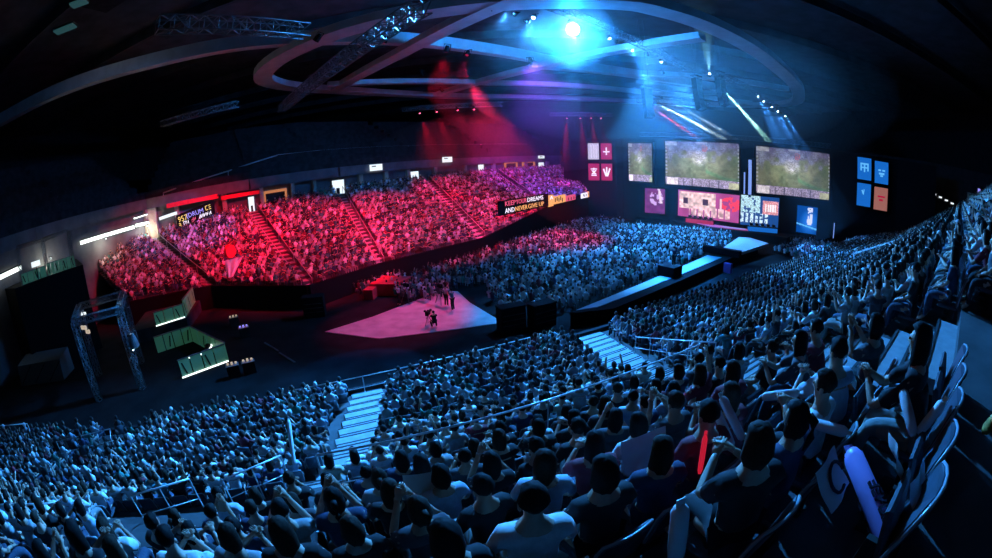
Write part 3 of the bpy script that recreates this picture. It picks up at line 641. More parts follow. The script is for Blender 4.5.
# ------------------------------------------------------------------ stage
def face_frame(p0, p1):
    a, b = Vector((p0[0], p0[1], 0)), Vector((p1[0], p1[1], 0)); d = b - a; return a, d.length, math.atan2(d.y, d.x)
def vnoise(seed, nx, ny, cell):
    r = np.random.default_rng(seed); g = r.random((ny // cell + 3, nx // cell + 3)); y, x = np.mgrid[0:ny, 0:nx] / cell; i, j = x.astype(int), y.astype(int); fx, fy = x - i, y - j
    fx = fx * fx * (3 - 2 * fx); fy = fy * fy * (3 - 2 * fy)
    return (g[j, i] * (1 - fx) + g[j, i + 1] * fx) * (1 - fy) + (g[j + 1, i] * (1 - fx) + g[j + 1, i + 1] * fx) * fy
def game_image(seed, nx=120, ny=74, dull=1.):
    n1, n2, n3 = vnoise(seed, nx, ny, 22), vnoise(seed + 1, nx, ny, 8), np.random.default_rng(seed).random((ny, nx))
    v, u = np.mgrid[0:ny, 0:nx]; u = u / nx; v = v / ny                      # v = 0 at the bottom
    m = np.clip(n1 * .7 + n2 * .4, 0, 1)[..., None]
    col = np.array((.10, .19, .09)) * (1 - m) + np.array((.36, .36, .2)) * m
    top = np.clip((v - .62) * 6 + (n2 - .5) * 2, 0, 1)[..., None]; tc = np.array((.16, .12, .30)) * (1 - n2[..., None]) + np.array((.35, .38, .5)) * n2[..., None]
    col = col * (1 - top) + tc * top * (.7 + .8 * n3[..., None])
    river = np.clip(1 - abs(v - (.30 + .12 * np.sin(u * 5))) * 14, 0, 1)[..., None] * (u > .55)[..., None]; col = col * (1 - river * .6) + np.array((.08, .4, .16)) * river * .6
    d = np.hypot((u - .47) * 1.5, (v - .62)); f = np.clip(1 - d * 5.2, 0, 1)[..., None] * np.clip(n3 * 1.8, 0, 1)[..., None]; col = col * (1 - f) + np.array((.8, .75, .85)) * f
    d = np.hypot((u - .54) * 2, (v - .85)); f = (d < .08) * (n3 > .5); col[f] = (.8, .15, .15)
    hud = v < .17; hc = np.array((.25, .2, .3)) * (.5 + 1.6 * n3[..., None]); col = np.where(hud[..., None], hc, col)
    col[(v < .15) & (u < .17) & (u > .01)] = (.85, .75, .8); col[(v < .13) & (u > .86)] = (.45, .45, .3); col[(v < .15) & (abs((u - .19) * 1 % .12 - .06) < .006) & (u > .2) & (u < .85)] = (.1, .08, .15)
    e = ((u < .025) | (u > .975)) & (v > .2) & (v < .92) & ((v * 24).astype(int) % 2 == 0); col[e] = (.75, .75, .8)
    col[(v > .9) & (u < .16)] = (.75, .75, .85); col[(v > .95) & (abs(u - .5) < .08)] = (.6, .6, .75)
    col = col * (.6 + .5 * vnoise(seed + 9, nx, ny, 4)[..., None] + .35 * (n3[..., None] - .4)); lum = np.clip(1.25 - np.hypot((u - .47) * 1.6, (v - .5) * 1.3) * 1.3, .45, 1.2)[..., None]; col = np.where((v > .17)[..., None], col * lum, col); return np.clip(col * dull * 1.0 + .01, 0, 1)
def scene_image(kind, seed, nx, ny):
    n1, n2 = vnoise(seed, nx, ny, max(4, nx // 8)), np.random.default_rng(seed).random((ny, nx)); n3 = vnoise(seed + 5, nx, ny, 3)
    v, u = np.mgrid[0:ny, 0:nx]; u = u / nx; v = v / ny; col = np.zeros((ny, nx, 3))
    if kind == 'team_red':
        col[:] = np.array((.30, .05, .18)); col += n1[..., None] * np.array((.15, .03, .12))
        a = (u > .02) & (u < .62) & (v > .30) & (v < .95); col[a] = (np.array((.8, .55, .55)) * (.5 + n3[..., None] * .9))[a]
        a = (u > .18) & (u < .85) & (v > .05) & (v < .42) & ((u * 9) % 1 < .72); col[a] = (np.array((.9, .55, .6)) * (.35 + n3[..., None]))[a]
        for x in (.12, .45): a = (abs(u - x) < .04) & (abs(v - .6) < .12); col[a] = (.06, .03, .06)
        d = np.hypot((u - .86) * 1.5, v - .62); a = (d < .26) & (n3 > .35); col[a] = (.8, .06, .12)
        a = (abs(u - .7) < .02) & (abs(v - .6) < .18); col[a] = (.75, .5, .55)
    elif kind == 'team_blue':
        col[:] = np.array((.02, .07, .25)); a = (u < .5) & (v > .42) & (n3 > .3); col[a] = (np.array((.5, .75, .85)) * (.4 + n2[..., None] * .8))[a]
        a = (u > .55) & (u < .98) & (v > .4) & (v < .85); col[a] = (np.array((.7, .3, .35)) * (.4 + n2[..., None]))[a]
        a = (u > .6) & (u < .95) & (v > .48) & (v < .75) & ((u * 16) % 1 < .6); col[a] = (.85, .8, .85)
        a = (v > .08) & (v < .40) & (u < .75) & ((u * 8) % 1 < .6) & (n3 > .25); col[a] = (np.array((.55, .7, .85)) * (.5 + n2[..., None]))[a]
    elif kind == 'hero':
        col[:] = np.array((.10, .02, .12)); col += n1[..., None] * np.array((.1, .02, .08)); d = np.hypot((u - .55) * .9, v - .6); a = (d < .3) & (n3 > .4); col[a] = (.6, .4, .7); a = (abs(u - .75 + (v - .6) * .2) < .06) & (v > .4); col[a] = (.75, .6, .7)
    elif kind == 'blue_hero':
        col[:] = np.array((.01, .06, .28)); d = np.hypot(u - .6, v - .4); col += np.clip(1 - d * 2, 0, 1)[..., None] * np.array((.02, .15, .5)); a = (abs(u - .62) < .09 + .05 * n3) & (v > .3) & (v < .95) & (n3 > .3); col[a] = (.55, .6, .85)
        a = (abs(v - .32 + u * .15) < .03); col[a] = (.1, .4, .8)
    return np.clip(col * .95 - .01, 0, 1)
LEDM = mat('led_display', (.01, .01, .01), .5, attr='emit', estr=1.35)
def display(w, h, img, name='display'):
    ny, nx = img.shape[:2]; X, Z = np.meshgrid(np.linspace(0, w, nx + 1), np.linspace(0, h, ny + 1)); v = np.stack([X.ravel(), np.full(X.size, -.02), Z.ravel()], 1)
    i, j = np.meshgrid(np.arange(nx), np.arange(ny)); a = (j * (nx + 1) + i).ravel(); f = np.stack([a, a + 1, a + nx + 2, a + nx + 1], 1)
    me = bpy.data.meshes.new(name); me.from_pydata(v.tolist(), [], f.tolist()); c = me.color_attributes.new('Col', 'FLOAT_COLOR', 'CORNER')
    cc = np.ones((nx * ny, 4, 4), np.float32); cc[:, :, :3] = img.reshape(-1, 1, 3); c.data.foreach_set('color', cc.ravel()); me.materials.append(LEDM); return me
def screen(name, p0, p1, z0, z1, img, lab, cat='screen', frame=.35, depth=.6, group=None):
    a, L, an = face_frame(p0, p1); o = empty(name, (a.x, a.y, z0), lab, cat, an, group); h = z1 - z0
    link('display', display(L, h, img), o)
    f = MB(); f.box((L / 2, depth / 2, h / 2), (L, depth, h)); f.box((L / 2, depth / 2 - .05, h + frame / 2), (L + 2 * frame, depth + .1, frame)); f.box((L / 2, depth / 2 - .05, -frame / 2), (L + 2 * frame, depth + .1, frame))
    for x in (-frame / 2, L + frame / 2): f.box((x, depth / 2 - .05, h / 2), (frame, depth + .1, h))
    f.build('cabinet', M['black'], o); return o
screen('led_screen', (24.5, 76.1), (27.5, 71.9), 7.25, 14.0, game_image(3, 50, 74), 'narrow tall game screen beside the four red emblem panels', group='game screens above the stage')
screen('led_screen', (29.3, 70.1), (38.1, 59.9), 7.1, 14.4, game_image(11), 'widest central game screen directly above the stage', group='game screens above the stage')
screen('led_screen', (39.9, 57.5), (51.4, 51.8), 7.05, 14.2, game_image(11, dull=.72), 'slightly dimmer angled game screen next to the blue emblem panels', group='game screens above the stage')
screen('backdrop_screen', (26.6, 73.3), (29.6, 71.1), 1.8, 6.1, scene_image('hero', 5, 24, 34), 'small purple backdrop screen with a pale figure beside the red stage picture', frame=.1, depth=.3, group='backdrop screens of the stage')
screen('backdrop_screen', (30.9, 68.3), (38.2, 59.8), 1.9, 6.3, scene_image('team_red', 6, 90, 40), 'wide pink red backdrop screen behind the stage desks', frame=.1, depth=.3, group='backdrop screens of the stage')
screen('backdrop_screen', (37.9, 58.9), (43.7, 56.0), 1.9, 6.5, scene_image('team_blue', 7, 60, 44), 'blue white backdrop screen with crowded player pictures', frame=.1, depth=.3, group='backdrop screens of the stage')
screen('backdrop_screen', (46.8, 54.8), (49.4, 52.4), 1.5, 5.7, scene_image('blue_hero', 8, 30, 44), 'blue backdrop screen showing a pale standing figure beside the dark wing', frame=.12, depth=.3, group='backdrop screens of the stage')
# emblem panels
def emblem_panel(p0, p1, z0, z1, m, marks, lab, mk='led_w', grp='red and white emblem panels'):
    a, L, an = face_frame(p0, p1); o = empty('emblem_panel', (a.x, a.y, z0), lab, 'panel', an, grp); h = z1 - z0
    MB().box((L / 2, .1, h / 2), (L, .2, h)).build('display', G[m], o); MB().box((L / 2, .25, h / 2), (L + .3, .14, h + .3)).build('frame', M['black'], o)
    if marks:
        q_ = MB()
        for s in marks: q_.bar((s[0] * L, -.04, s[1] * h), (s[2] * L, -.04, s[3] * h), .08, s[4] * L)
        q_.build('emblem', G[mk], o)
p = [Vector((18.3, 82.0, 0)), Vector((22.7, 80.9, 0))]; d = (p[1] - p[0])
def at2(k): v = p[0] + d * k; return (v.x, v.y)
emblem_panel(at2(0), at2(.46), 11.0, 14.1, 'whitepanel', [(.3, .1, .3, .9, .03), (.55, .1, .55, .9, .03), (.75, .1, .75, .9, .03)], 'white striped panel, top pair, beside the red star panel', 'led_w')
emblem_panel(at2(.54), at2(1), 11.0, 14.1, 'red', [(.5, .28, .5, .75, .12), (.2, .48, .8, .48, .12)], 'red panel with a pale four pointed star emblem')
emblem_panel(at2(0), at2(.46), 7.0, 10.2, 'red', [(.25, .3, .75, .3, .09), (.3, .36, .7, .6, .1), (.7, .36, .3, .6, .1), (.2, .68, .8, .68, .09), (.5, .3, .5, .75, .08)], 'red panel with a pale hourglass shaped emblem')
emblem_panel(at2(.54), at2(1), 7.0, 10.2, 'red', [(.45, .25, .2, .7, .14), (.5, .25, .5, .8, .12), (.55, .25, .8, .72, .14), (.3, .4, .7, .4, .1)], 'red panel with a pale winged fist shaped emblem')
p = [Vector((55.6, 48.8, 0)), Vector((59.9, 45.0, 0))]; d = (p[1] - p[0])
emblem_panel(at2(0), at2(.44), 11.0, 14.4, 'blue', [(.25, .4, .25, .7, .1), (.5, .35, .5, .72, .1), (.75, .4, .75, .7, .1), (.2, .72, .8, .72, .1), (.2, .55, .8, .55, .08)], 'blue panel with a wide pale emblem, top pair', 'lblue', 'blue and pink emblem panels')
emblem_panel(at2(.56), at2(1), 10.8, 14.2, 'blue', [(.3, .45, .7, .45, .12), (.25, .6, .45, .6, .1), (.55, .6, .75, .6, .1), (.4, .35, .6, .35, .1)], 'blue panel with a small pale round emblem, top pair', 'lblue', 'blue and pink emblem panels')
emblem_panel(at2(0), at2(.44), 6.9, 10.4, 'blue', [(.35, .7, .45, .55, .1), (.5, .75, .45, .5, .06)], 'blue panel with one tiny pale mark, bottom pair', 'lblue', 'blue and pink emblem panels')
emblem_panel(at2(.56), at2(1), 6.7, 10.2, 'pinkp', [(.25, .6, .8, .6, .1), (.35, .45, .65, .45, .12)], 'pink orange panel with a darker banner emblem', 'red', 'blue and pink emblem panels')
# dark stage walls
struct(sweep([(14.0, 84.5), (23.8, 81.2), (24.4, 78.6), (31, 71.8), (39.0, 60.6), (41, 58.2), (53, 52.6), (62.5, 44.8), (66, 38)], M['black'], 'wall_stage', .5, 0, 15.0))
struct(MB().prism([(25.5, 75), (39, 59.5), (50, 54.0), (61, 45), (62, 46), (54, 55), (40, 63), (27, 79)], 0, .5).build('floor_stage_plinth', M['black']))
struct(MB().prism([(29.6, 68.8), (38.4, 58.4), (46.5, 54.0), (42.2, 51.6), (34.0, 58.6), (29.6, 65.0)], 0, 1.2).build('floor_stage', M['black']))
o = MB().prism([(31.9, 65.8), (37.6, 59.3), (39.3, 57.9), (38.2, 56.8), (33.4, 60.6)], 1.2, 1.3).build('stage_floor_screen', mat('pink_floor_screen', (.3, .1, .2), .4, emit=(.55, .08, .3), estr=.5)); tag(o, 'glowing pink and violet floor screen in front of the backdrop', 'floor screen')
MB().prism([(35.6, 60.6), (38.6, 58.2), (38.0, 57.4), (35.2, 59.6)], 1.3, 1.33).build('pale_patch', glow('violet_floor', (.35, .35, .9), .8), o)
# player desks on the stage
for k, (x, y, an, lab) in enumerate([(33.0, 63.8, -.85, 'long red lit player desk on the stage under the pink backdrop'), (40.6, 56.2, -.45, 'long blue lit player desk on the stage under the blue backdrop')]):
    o = empty('player_desk', (x, y, 1.2), lab, 'desk', an, 'player desks')
    MB().box((0, 0, .72), (5.0, .8, .06)).build('desk_top', M['dark'], o); MB().box((0, -.35, .36), (5.0, .06, .68)).build('front_panel', G['red' if k == 0 else 'blue'], o)
    for s in (-2.4, 2.4): MB().box((s, .05, .36), (.08, .7, .7)).build('leg', M['black'], o)
    for i in range(5):
        m_ = empty('monitor', (x + math.cos(an) * (i - 2) * .95, y + math.sin(an) * (i - 2) * .95, 1.95), '%s monitor on the %s player desk, counted from the left end' % (ordw(i + 1), ('red lit', 'blue lit')[k]), 'monitor', an, 'desk monitors')
        MB().box((0, 0, .28), (.56, .04, .34)).build('bezel', M['black'], m_); MB().box((0, .025, .28), (.52, .01, .3)).build('display', G['dimw'], m_); MB().box((0, 0, .06), (.06, .05, .12)).box((0, 0, .01), (.24, .16, .02)).build('stand', M['black'], m_)
        hd = Vector((-math.sin(an), math.cos(an))) * .75
        person((x + math.cos(an) * (i - 2) * .95 + hd.x, y + math.sin(an) * (i - 2) * .95 + hd.y, 1.2), an + PI, PV['lean'], 'short', 'maroon' if k == 0 else 'pale_blue', '%s seated player at the %s desk, counted from its left end' % (ordw(i + 1), ('red lit', 'blue lit')[k]), 'players on the stage')
# light columns between the screens
def light_column(x, y, z0, z1, lab, r=.22, m='white'):
    o = empty('light_column', (x, y, z0), lab, 'light', group='light columns on the stage'); MB().tube([(0, 0, 0), (0, 0, z1 - z0)], r, 10).build('lit_tube', glow('column_%d' % int(x * 10), (.25, .4, 1), .9 if m == 'white' else .3), o, True); MB().box((0, 0, -.15), (r * 3, r * 3, .3)).build('base', M['black'], o)
    MB().box((0, 0, z1 - z0 + .1), (r * 3, r * 3, .2)).build('cap', M['black'], o)
light_column(39.4, 58.6, 6.6, 12.0, 'violet blue glowing column beside the dimmer screen', .28); light_column(38.7, 59.2, 6.6, 10.0, 'thin blue glowing column between the two large screens', .12)
light_column(52.6, 51.2, 1.2, 3.6, 'thin pale glowing pole standing on the dark wing', .07)
# yellow lit presenter near the wing
person((60.9, 43.0, 1.9), math.radians(140), PS['phone'], 'short', 'cream', 'person in yellow light standing by the dark stage wing', None, trousers='chino')
o = MB().box((60.9, 43.0, .95), (2.4, 2.4, 1.9)).build('wing_platform', M['black']); tag(o, 'black platform carrying the person in yellow light', 'platform')
# runway and centre dais
o = MB().prism([(4.9, 27.4), (8.0, 27.8), (33.6, 47.2), (31.6, 50.0)], .0, 1.0).build('runway', M['black']); tag(o, 'long raised runway lit pale blue leading to the stage', 'runway')
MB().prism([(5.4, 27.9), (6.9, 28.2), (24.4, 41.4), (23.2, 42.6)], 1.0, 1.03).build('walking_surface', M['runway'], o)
o = MB().prism([(25.6, 43.9), (27.2, 42.0), (35.2, 46.9), (34.6, 50.8), (33.0, 51.4)], 1.0, 1.35).build('centre_dais', M['runway']); tag(o, 'bright blue lit dais at the far end of the runway', 'dais')
o = MB().box((25.0, 42.4, 1.5), (.9, 4.6, .7), Matrix.Rotation(math.radians(40), 3, 'Z')).build('dark_barrier', M['black']); tag(o, 'dark barrier block between the runway and the dais', 'barrier')
o = MB().box((23.9, 39.0, .5), (.5, .9, 1.0), Matrix.Rotation(.6, 3, 'Z')).build('speaker_cabinet', mat('violet_cloth', (.3, .1, .35), .7)); tag(o, 'violet lit cloth covered box beside the runway', 'box')
# lit patch of floor with the camera crew
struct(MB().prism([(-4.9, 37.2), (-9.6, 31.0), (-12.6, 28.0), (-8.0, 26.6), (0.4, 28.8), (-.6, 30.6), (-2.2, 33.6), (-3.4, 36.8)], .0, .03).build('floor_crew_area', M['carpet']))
o = MB().prism([(-11.3, 36.6), (-8.9, 36.2), (-7.6, 38.6), (-10.6, 39.4)], 0, 1.1).build('red_cloth_platform', M['redcloth']); tag(o, 'red cloth covered platform glowing beside the camera crew', 'platform')
MB().prism([(-11.6, 35.4), (-10.7, 35.3), (-10.6, 36.4), (-11.5, 36.6)], 0, .9).build('step', M['redcloth'], o)
CREW = [(-8.0, 33.7, 'phone', 2.4, 'pale_blue', 'crew member in a pale shirt filming beside the red cloth platform'), (-7.2, 35.2, 'clap', 2.0, 'charcoal', 'dark crew member behind the one filming by the red platform'), (-4.0, 32.9, 'phone', -.4, 'pale_blue', 'standing camera operator in a pale shirt at the end of the crew area'), (-3.4, 31.8, 'clap', 1.0, 'teal', 'standing camera assistant with back turned at the crew area'), (15.7, 35.2, 'clap', -.6, 'navy', 'dark figure standing on the runway edge beside the tall camera')]
for x, y, ps, rz, sh, lab in CREW: person((x, y,   .03 if x < 10 else 1.93), rz, PS[ps], 'short', sh, lab, 'camera crew', trousers='pants')
person((-4.4, 28.3, .03), .4, PC, 'short', 'black', 'crouching camera operator in black at the near edge of the crew area', 'camera crew', trousers='pants')
o = MB().box((15.5, 35.5, 1.46), (1.6, 1.7, .9), Matrix.Rotation(.65, 3, 'Z')).build('camera_platform', M['black']); tag(o, 'black camera platform standing halfway along the pale runway', 'platform')
MB().box((15.5, 35.5, 1.92), (1.64, 1.74, .04), Matrix.Rotation(.65, 3, 'Z')).build('deck_edge', M['dark'], o)
def tripod_camera(x, y, z, rz, hgt, lab):
    o = empty('video_camera', (x, y, z), lab, 'camera', rz, 'video cameras')
    MB().box((0, 0, hgt), (.22, .55, .28)).build('body', M['black'], o); MB().tube([(0, .28, hgt), (0, .6, hgt)], [.08, .11], 10).build('lens', M['rubber'], o); MB().box((-.18, -.1, hgt + .16), (.1, .2, .1)).build('viewfinder', M['black'], o)
    MB().tube([(0, -.2, hgt - .05), (.1, -.65, hgt - .2)], .015, 6).build('handle', M['black'], o)
    for k in range(3): a = k * 2.094; MB().tube([(0, 0, hgt - .15), (math.cos(a) * hgt * .38, math.sin(a) * hgt * .38, 0)], .025, 6).build('leg', M['alu'], o)
tripod_camera(-4.5, 33.6, .03, .6, 1.5, 'tripod camera between the two standing operators'); tripod_camera(-4.9, 28.9, .03, -.2, .9, 'low tripod camera in front of the crouching operator'); tripod_camera(15.3, 35.9, 1.93, -.5, 1.6, 'tripod camera on the runway beside a dark figure'); tripod_camera(-7.4, 34.2, .03, .9, 1.5, 'tripod camera beside the pale shirted crew member at the red platform')
# control desks in the dark
for k, (x, y, rz, lab) in enumerate([(3.0, 27.9, .5, 'dark equipment rack at the front of the floor crowd beside the runway end'), (.9, 27.6, .4, 'dark equipment rack beside the camera crew area'), (-14.8, 31.6, .2, 'dark flight case stack in the red lit gloom')]):
    o = MB().box((0, 0, .8), (1.8, .9, 1.6)).box((0, 0, 1.66), (1.9, 1.0, .1)).build('equipment_rack', M['black']); o.location = (x, y, 0); o.rotation_euler = (0, 0, rz); tag(o, lab, 'equipment rack', 'equipment racks')
    for z in (.45, .8, 1.15): MB().box((0, -.46, z), (1.6, .03, .04)).build('rack_handle', M['alu'], o)
# ------------------------------------------------------------------ trusses
def truss(a, b, w, label, group='lighting trusses', m='alu', rt=.035, cell=None, lit=True):
    a, b = Vector(a), Vector(b); d = b - a; L = d.length; o = empty('truss', a, label, 'truss', group=group); R = d.to_track_quat('X', 'Z').to_matrix(); h = w / 2
    cs = [(-h, -h), (h, -h), (h, h), (-h, h)]; T = lambda x, c: R @ Vector((x, c[0], c[1]))
    for c in cs: MB().tube([T(0, c), T(L, c)], rt, 6).build('chord', M[m], o, True)
    n = max(2, int(L / (cell or w))); lc = MB()
    for i in range(n):
        x0, x1 = L * i / n, L * (i + 1) / n
        for k in range(4): c0, c1 = cs[k], cs[(k + 1) % 4]; lc.bar(T(x0, c0 if i % 2 else c1), T(x1, c1 if i % 2 else c0), rt * 1.2); lc.bar(T(x0, c0), T(x0, c1), rt)
    lc.build('lacing', M[m], o); return o
zc = 5.35
A_, B_, C_, D_ = (-23.0, 17.8), (-25.8, 15.4), (-29.6, 18.6), (-26.6, 21.4)
for (x, y), l in ((A_, 'upright truss leg holding the bluish stage lamp'), (B_, 'dim upright truss leg at the outer corner of the dark truss frame'), (C_, 'upright truss leg hidden at the back of the dark truss frame'), (D_, 'upright truss leg behind the one with the bluish lamp')):
    truss((x, y, 0), (x, y, zc), .42, l, 'truss frame beside the green booths', cell=.5)
for (p_, q_, l) in ((A_, B_, 'front top truss of the dark truss frame'), (B_, C_, 'outer side top truss of the dark truss frame'), (C_, D_, 'back top truss of the dark truss frame'), (D_, A_, 'inner side top truss of the dark truss frame')):
    truss((*p_, zc), (*q_, zc), .42, l, 'truss frame beside the green booths', cell=.5)
for (x, y, z, rz, l) in ((-22.7, 18.1, 3.2, .8, 'bluish faceted stage lamp hung on the truss leg'),):
    o = empty('stage_lamp', (x, y, z), l, 'lamp', rz); MB().tube([(0, 0, .5), (0, 0, 0), (0, 0, -.35)], [.18, .34, .40], 12).build('housing', M['alu'], o); MB().sphere((0, 0, -.38), (.36, .36, .12), 12, 6).build('lens', G['teal'], o); MB().tube([(-.4, 0, .1), (-.4, 0, .6), (.4, 0, .6), (.4, 0, .1)], .03, 6).build('yoke', M['alu'], o)
for k, (x, y, z) in enumerate(((-28.4, 18.0, 5.0), (-27.2, 17.0, 4.4), (-28.0, 17.8, 3.8))):
    o = MB().box((x, y, z), (.9 - .2 * k, .15, .25)).build('lit_fixture', G['white' if k == 0 else 'kiosk']); tag(o, ('brightest', 'middle small', 'lowest small')[k] + ' white light fixture on the outer corner of the truss frame', 'light', 'fixtures on the truss frame'); MB().bar((x, y, z), (x, y, 5.3), .05).build('hanger', M['alu'], o)
T2 = [(-38.2, 17.5), (-36.9, 20.1), (-35.4, 22.6)]
struct(MB().prism([(-38.6, 16.6), (-34.8, 23.4), (-43, 28), (-43, 17)], 0, 7.55).build('floor_camera_gallery', M['black']))
for (x, y), l in zip(T2, ('glinting upright truss post nearest the left edge strip light', 'glinting middle upright truss post on the dark gallery', 'glinting upright truss post beside the green railing end')): truss((x, y, 7.6), (x, y, 10.7), .3, l, 'small truss arch on the gallery', cell=.35, rt=.028)
truss((*T2[0], 10.7), (*T2[1], 10.6), .3, 'top truss over the dark half of the gallery', 'small truss arch on the gallery', cell=.35, rt=.028); truss((*T2[1], 10.6), (*T2[2], 10.8), .3, 'top truss over the green railed half of the gallery', 'small truss arch on the gallery', cell=.35, rt=.028)
def green_wall(pts, z0, h, lab, cat='booth', light=False, ntile=4):
    o0 = Vector((*pts[0], z0)); o = empty('exhibition_booth', o0, lab, cat, group='green lit booths')
    for a, b in zip(pts[:-1], pts[1:]):
        a3, b3 = Vector((*a, z0)) - o0, Vector((*b, z0)) - o0; n = ntile
        for k in range(n):
            p_, q_ = a3.lerp(b3, k / n + .012), a3.lerp(b3, (k + 1) / n - .012)
            MB().bar(p_ + Vector((0, 0, h / 2)), q_ + Vector((0, 0, h / 2)), .06, h).build('panel', M['green'], o)
            if k % 2 == 0: m_ = p_.lerp(q_, .5); m2 = p_.lerp(q_, .25); MB().bar(m_ + Vector((0, 0, h * .15)), m2 + Vector((0, 0, h * .8)), .1, .12).build('panel_decoration', M['dark'], o)
        MB().bar(a3 + Vector((0, 0, h)), b3 + Vector((0, 0, h)), .12, .06).build('top_rail', M['alu'], o)
        if light: MB().bar(a3 + Vector((.06, -.06, .05)), b3 + Vector((.06, -.06, .05)), .1, .07).build('light_strip', G['tube'], o)
    return o
green_wall([(-20.5, 19.8), (-18.2, 22.7)], 0, 1.25, 'glowing green booth front with a white strip along its foot', light=True, ntile=4)
green_wall([(-18.2, 22.8), (-24.1, 25.9), (-26.3, 23.3)], .0, 1.3, 'dimmer green booth side and back wall behind the glowing front')
green_wall([(-28.7, 26.2), (-26.8, 28.5)], 1.1, 1.2, 'second green booth front with white foot strip below the red crowd', light=True, ntile=3)
green_wall([(-26.8, 28.6), (-29.0, 33.0)], 1.1, 1.5, 'pale ribbed side wall of the second green booth', ntile=5)
struct(MB().prism([(-31, 24.6), (-26.4, 28.2), (-28.8, 33.6), (-34, 30)], 0, 1.1).build('floor_booth_riser', M['dark']))
green_wall([(-38.1, 17.4), (-36.8, 19.9)], 7.6, .9, 'dark green railing panels of the gallery under the small truss arch'); green_wall([(-36.7, 20.0), (-35.2, 22.7)], 7.6, 1.0, 'bright green ribbed railing panels of the gallery', ntile=7)
o = MB().box((-37.2, 19.0, 8.9), (.12, 1.0, .45), Matrix.Rotation(-.5, 3, 'Z')).build('small_screen', G['white']); tag(o, 'small white screen glowing inside the gallery arch', 'screen'); MB().box((-37.2, 19.0, 8.1), (.08, .1, 1.2)).build('stand', M['dark'], o)
o = empty('curved_bench', (-21.6, 23.0, 0), 'curved white edged bench inside the nearest green booth', 'bench')
MB().tube([(1.5 * math.cos(a), 1.5 * math.sin(a), .62) for a in np.linspace(-1.2, 1.0, 12)], .06, 6).build('edge', G['tube'], o); MB().tube([(1.2 * math.cos(a), 1.2 * math.sin(a), .4) for a in np.linspace(-1.2, 1.0, 12)], .3, 8).build('seat', M['dark'], o)
for k, (x, y, m, l) in enumerate(((-15.4, 21.2, 'kiosk', 'small lit counter with pale goods right of the green booth'), (-16.3, 20.6, 'kiosk', 'small lit counter with white cups beside the green booth corner'), (-21.7, 29.3, 'kiosk', 'small lit counter below the dark end of the red crowd'), (-19.2, 27.0, 'led_b', 'small counter with a violet lit screen in the dark'))):
    o = empty('vendor_counter', (x, y, 0), l, 'counter', .6, 'vendor counters in the dark'); o.scale = (.7, .7, .85); MB().box((0, 0, .45), (1.2, .6, .9)).build('cabinet', M['dark'], o)
    MB().box((0, 0, .92), (1.3, .7, .05)).build('worktop', M['alu'], o)
    for j in range(3): MB().box((-.4 + .4 * j, 0, 1.05), (.2, .2, .12 + .06 * (j % 2))).build('goods', G[m], o)
o = empty('cable_ramp', (-16.8, 25.9, 0), 'thin pale cable ramp lying on the dark floor', 'cable ramp'); MB().bar((0, 0, .04), (1.9, -1.4, .04), .12, .05).build('first_section', M['alu'], o); MB().bar((2.1, -1.7, .04), (4.0, -3.1, .04), .12, .05).build('second_section', M['alu'], o)
o = empty('storage_shed', (-36.5, 16.4, 0), 'dark grey crate with braced side in the left shadows', 'crate', .45); MB().add([(-3, -1, 0), (3, -1, 0), (3, 1.4, 0), (-3, 1.4, 0), (-3, -.6, 1.6), (3, -.6, 1.6), (3, 1.4, 1.9), (-3, 1.4, 1.9)], [(3, 2, 1, 0), (4, 5, 6, 7), (0, 1, 5, 4), (1, 2, 6, 5), (2, 3, 7, 6), (3, 0, 4, 7)]).build('body', mat('grey_panel', (.12, .14, .13), .7, noise=.1), o)
for k in range(3): MB().bar((-2.8 + 2 * k, -1.02, .1), (-1 + 2 * k, -.68, 1.5), .06).build('brace', M['dark'], o)

# ------------------------------------------------------------------ roof
def beam_path(pts, w, h, name='roof_beam', m='beam', label=None, closed=False):
    mb = MB(); P_ = [Vector(p) for p in pts]; n = len(P_); vs = []
    for i, p in enumerate(P_):
        a, b = (P_[(i - 1) % n], P_[(i + 1) % n]) if closed else (P_[max(0, i - 1)], P_[min(n - 1, i + 1)]); d = (b - a); d.z = 0; d.normalize(); s = Vector((d.y, -d.x, 0)) * w / 2; u = Vector((0, 0, h / 2)); vs += [p + s - u, p + s + u, p - s + u, p - s - u]
    fs = [(4 * i + k, 4 * i + (k + 1) % 4, 4 * ((i + 1) % n) + (k + 1) % 4, 4 * ((i + 1) % n) + k) for i in range(n if closed else n - 1) for k in range(4)]
    mb.add(vs, fs); o = mb.build(name, M[m]); return tag(o, label, None, None, 'structure')
def smooth(pts, n=8, closed=False):
    P_ = [Vector(p) for p in pts]; N = len(P_); out = []
    for i in range(N if closed else N - 1):
        g = (lambda k: P_[k % N]) if closed else (lambda k: P_[max(0, min(N - 1, k))]); a, b, c, d = g(i - 1), g(i), g(i + 1), g(i + 2)
        for k in range(n): t = k / n; out.append(.5 * ((2 * b) + (c - a) * t + (2 * a - 5 * b + 4 * c - d) * t * t + (3 * b - a - 3 * c + d) * t ** 3))
    if not closed: out.append(P_[-1])
    return out
Z1 = 24
RING = [(8.1, 32.2), (14.5, 32.6), (22.5, 36), (32.4, 42.4), (47.0, 54.5), (56.5, 68.2), (52.0, 82.5), (36.2, 91.5), (15.2, 90.5), (-7.1, 82.5), (-22.8, 63.2), (-26.4, 47.2), (-14, 36.5)]
beam_path(smooth([(x, y, Z1) for x, y in RING], 8, True), 2.3, .8, label='great pale oval ring beam under the roof over the stage', closed=True)
ARC = [(-62, 16), (-51.4, 21.7), (-41.0, 25.6), (-30.9, 30.9), (-22.4, 35.1), (-15.0, 40.1), (-8.0, 45.0), (1.6, 53.1), (11.6, 60.9), (23.8, 66.1), (40, 70)]
beam_path(smooth([(x, y, Z1 + .9) for x, y in ARC], 6), 1.1, 1.3, label='long curved roof beam sweeping over the far stand')
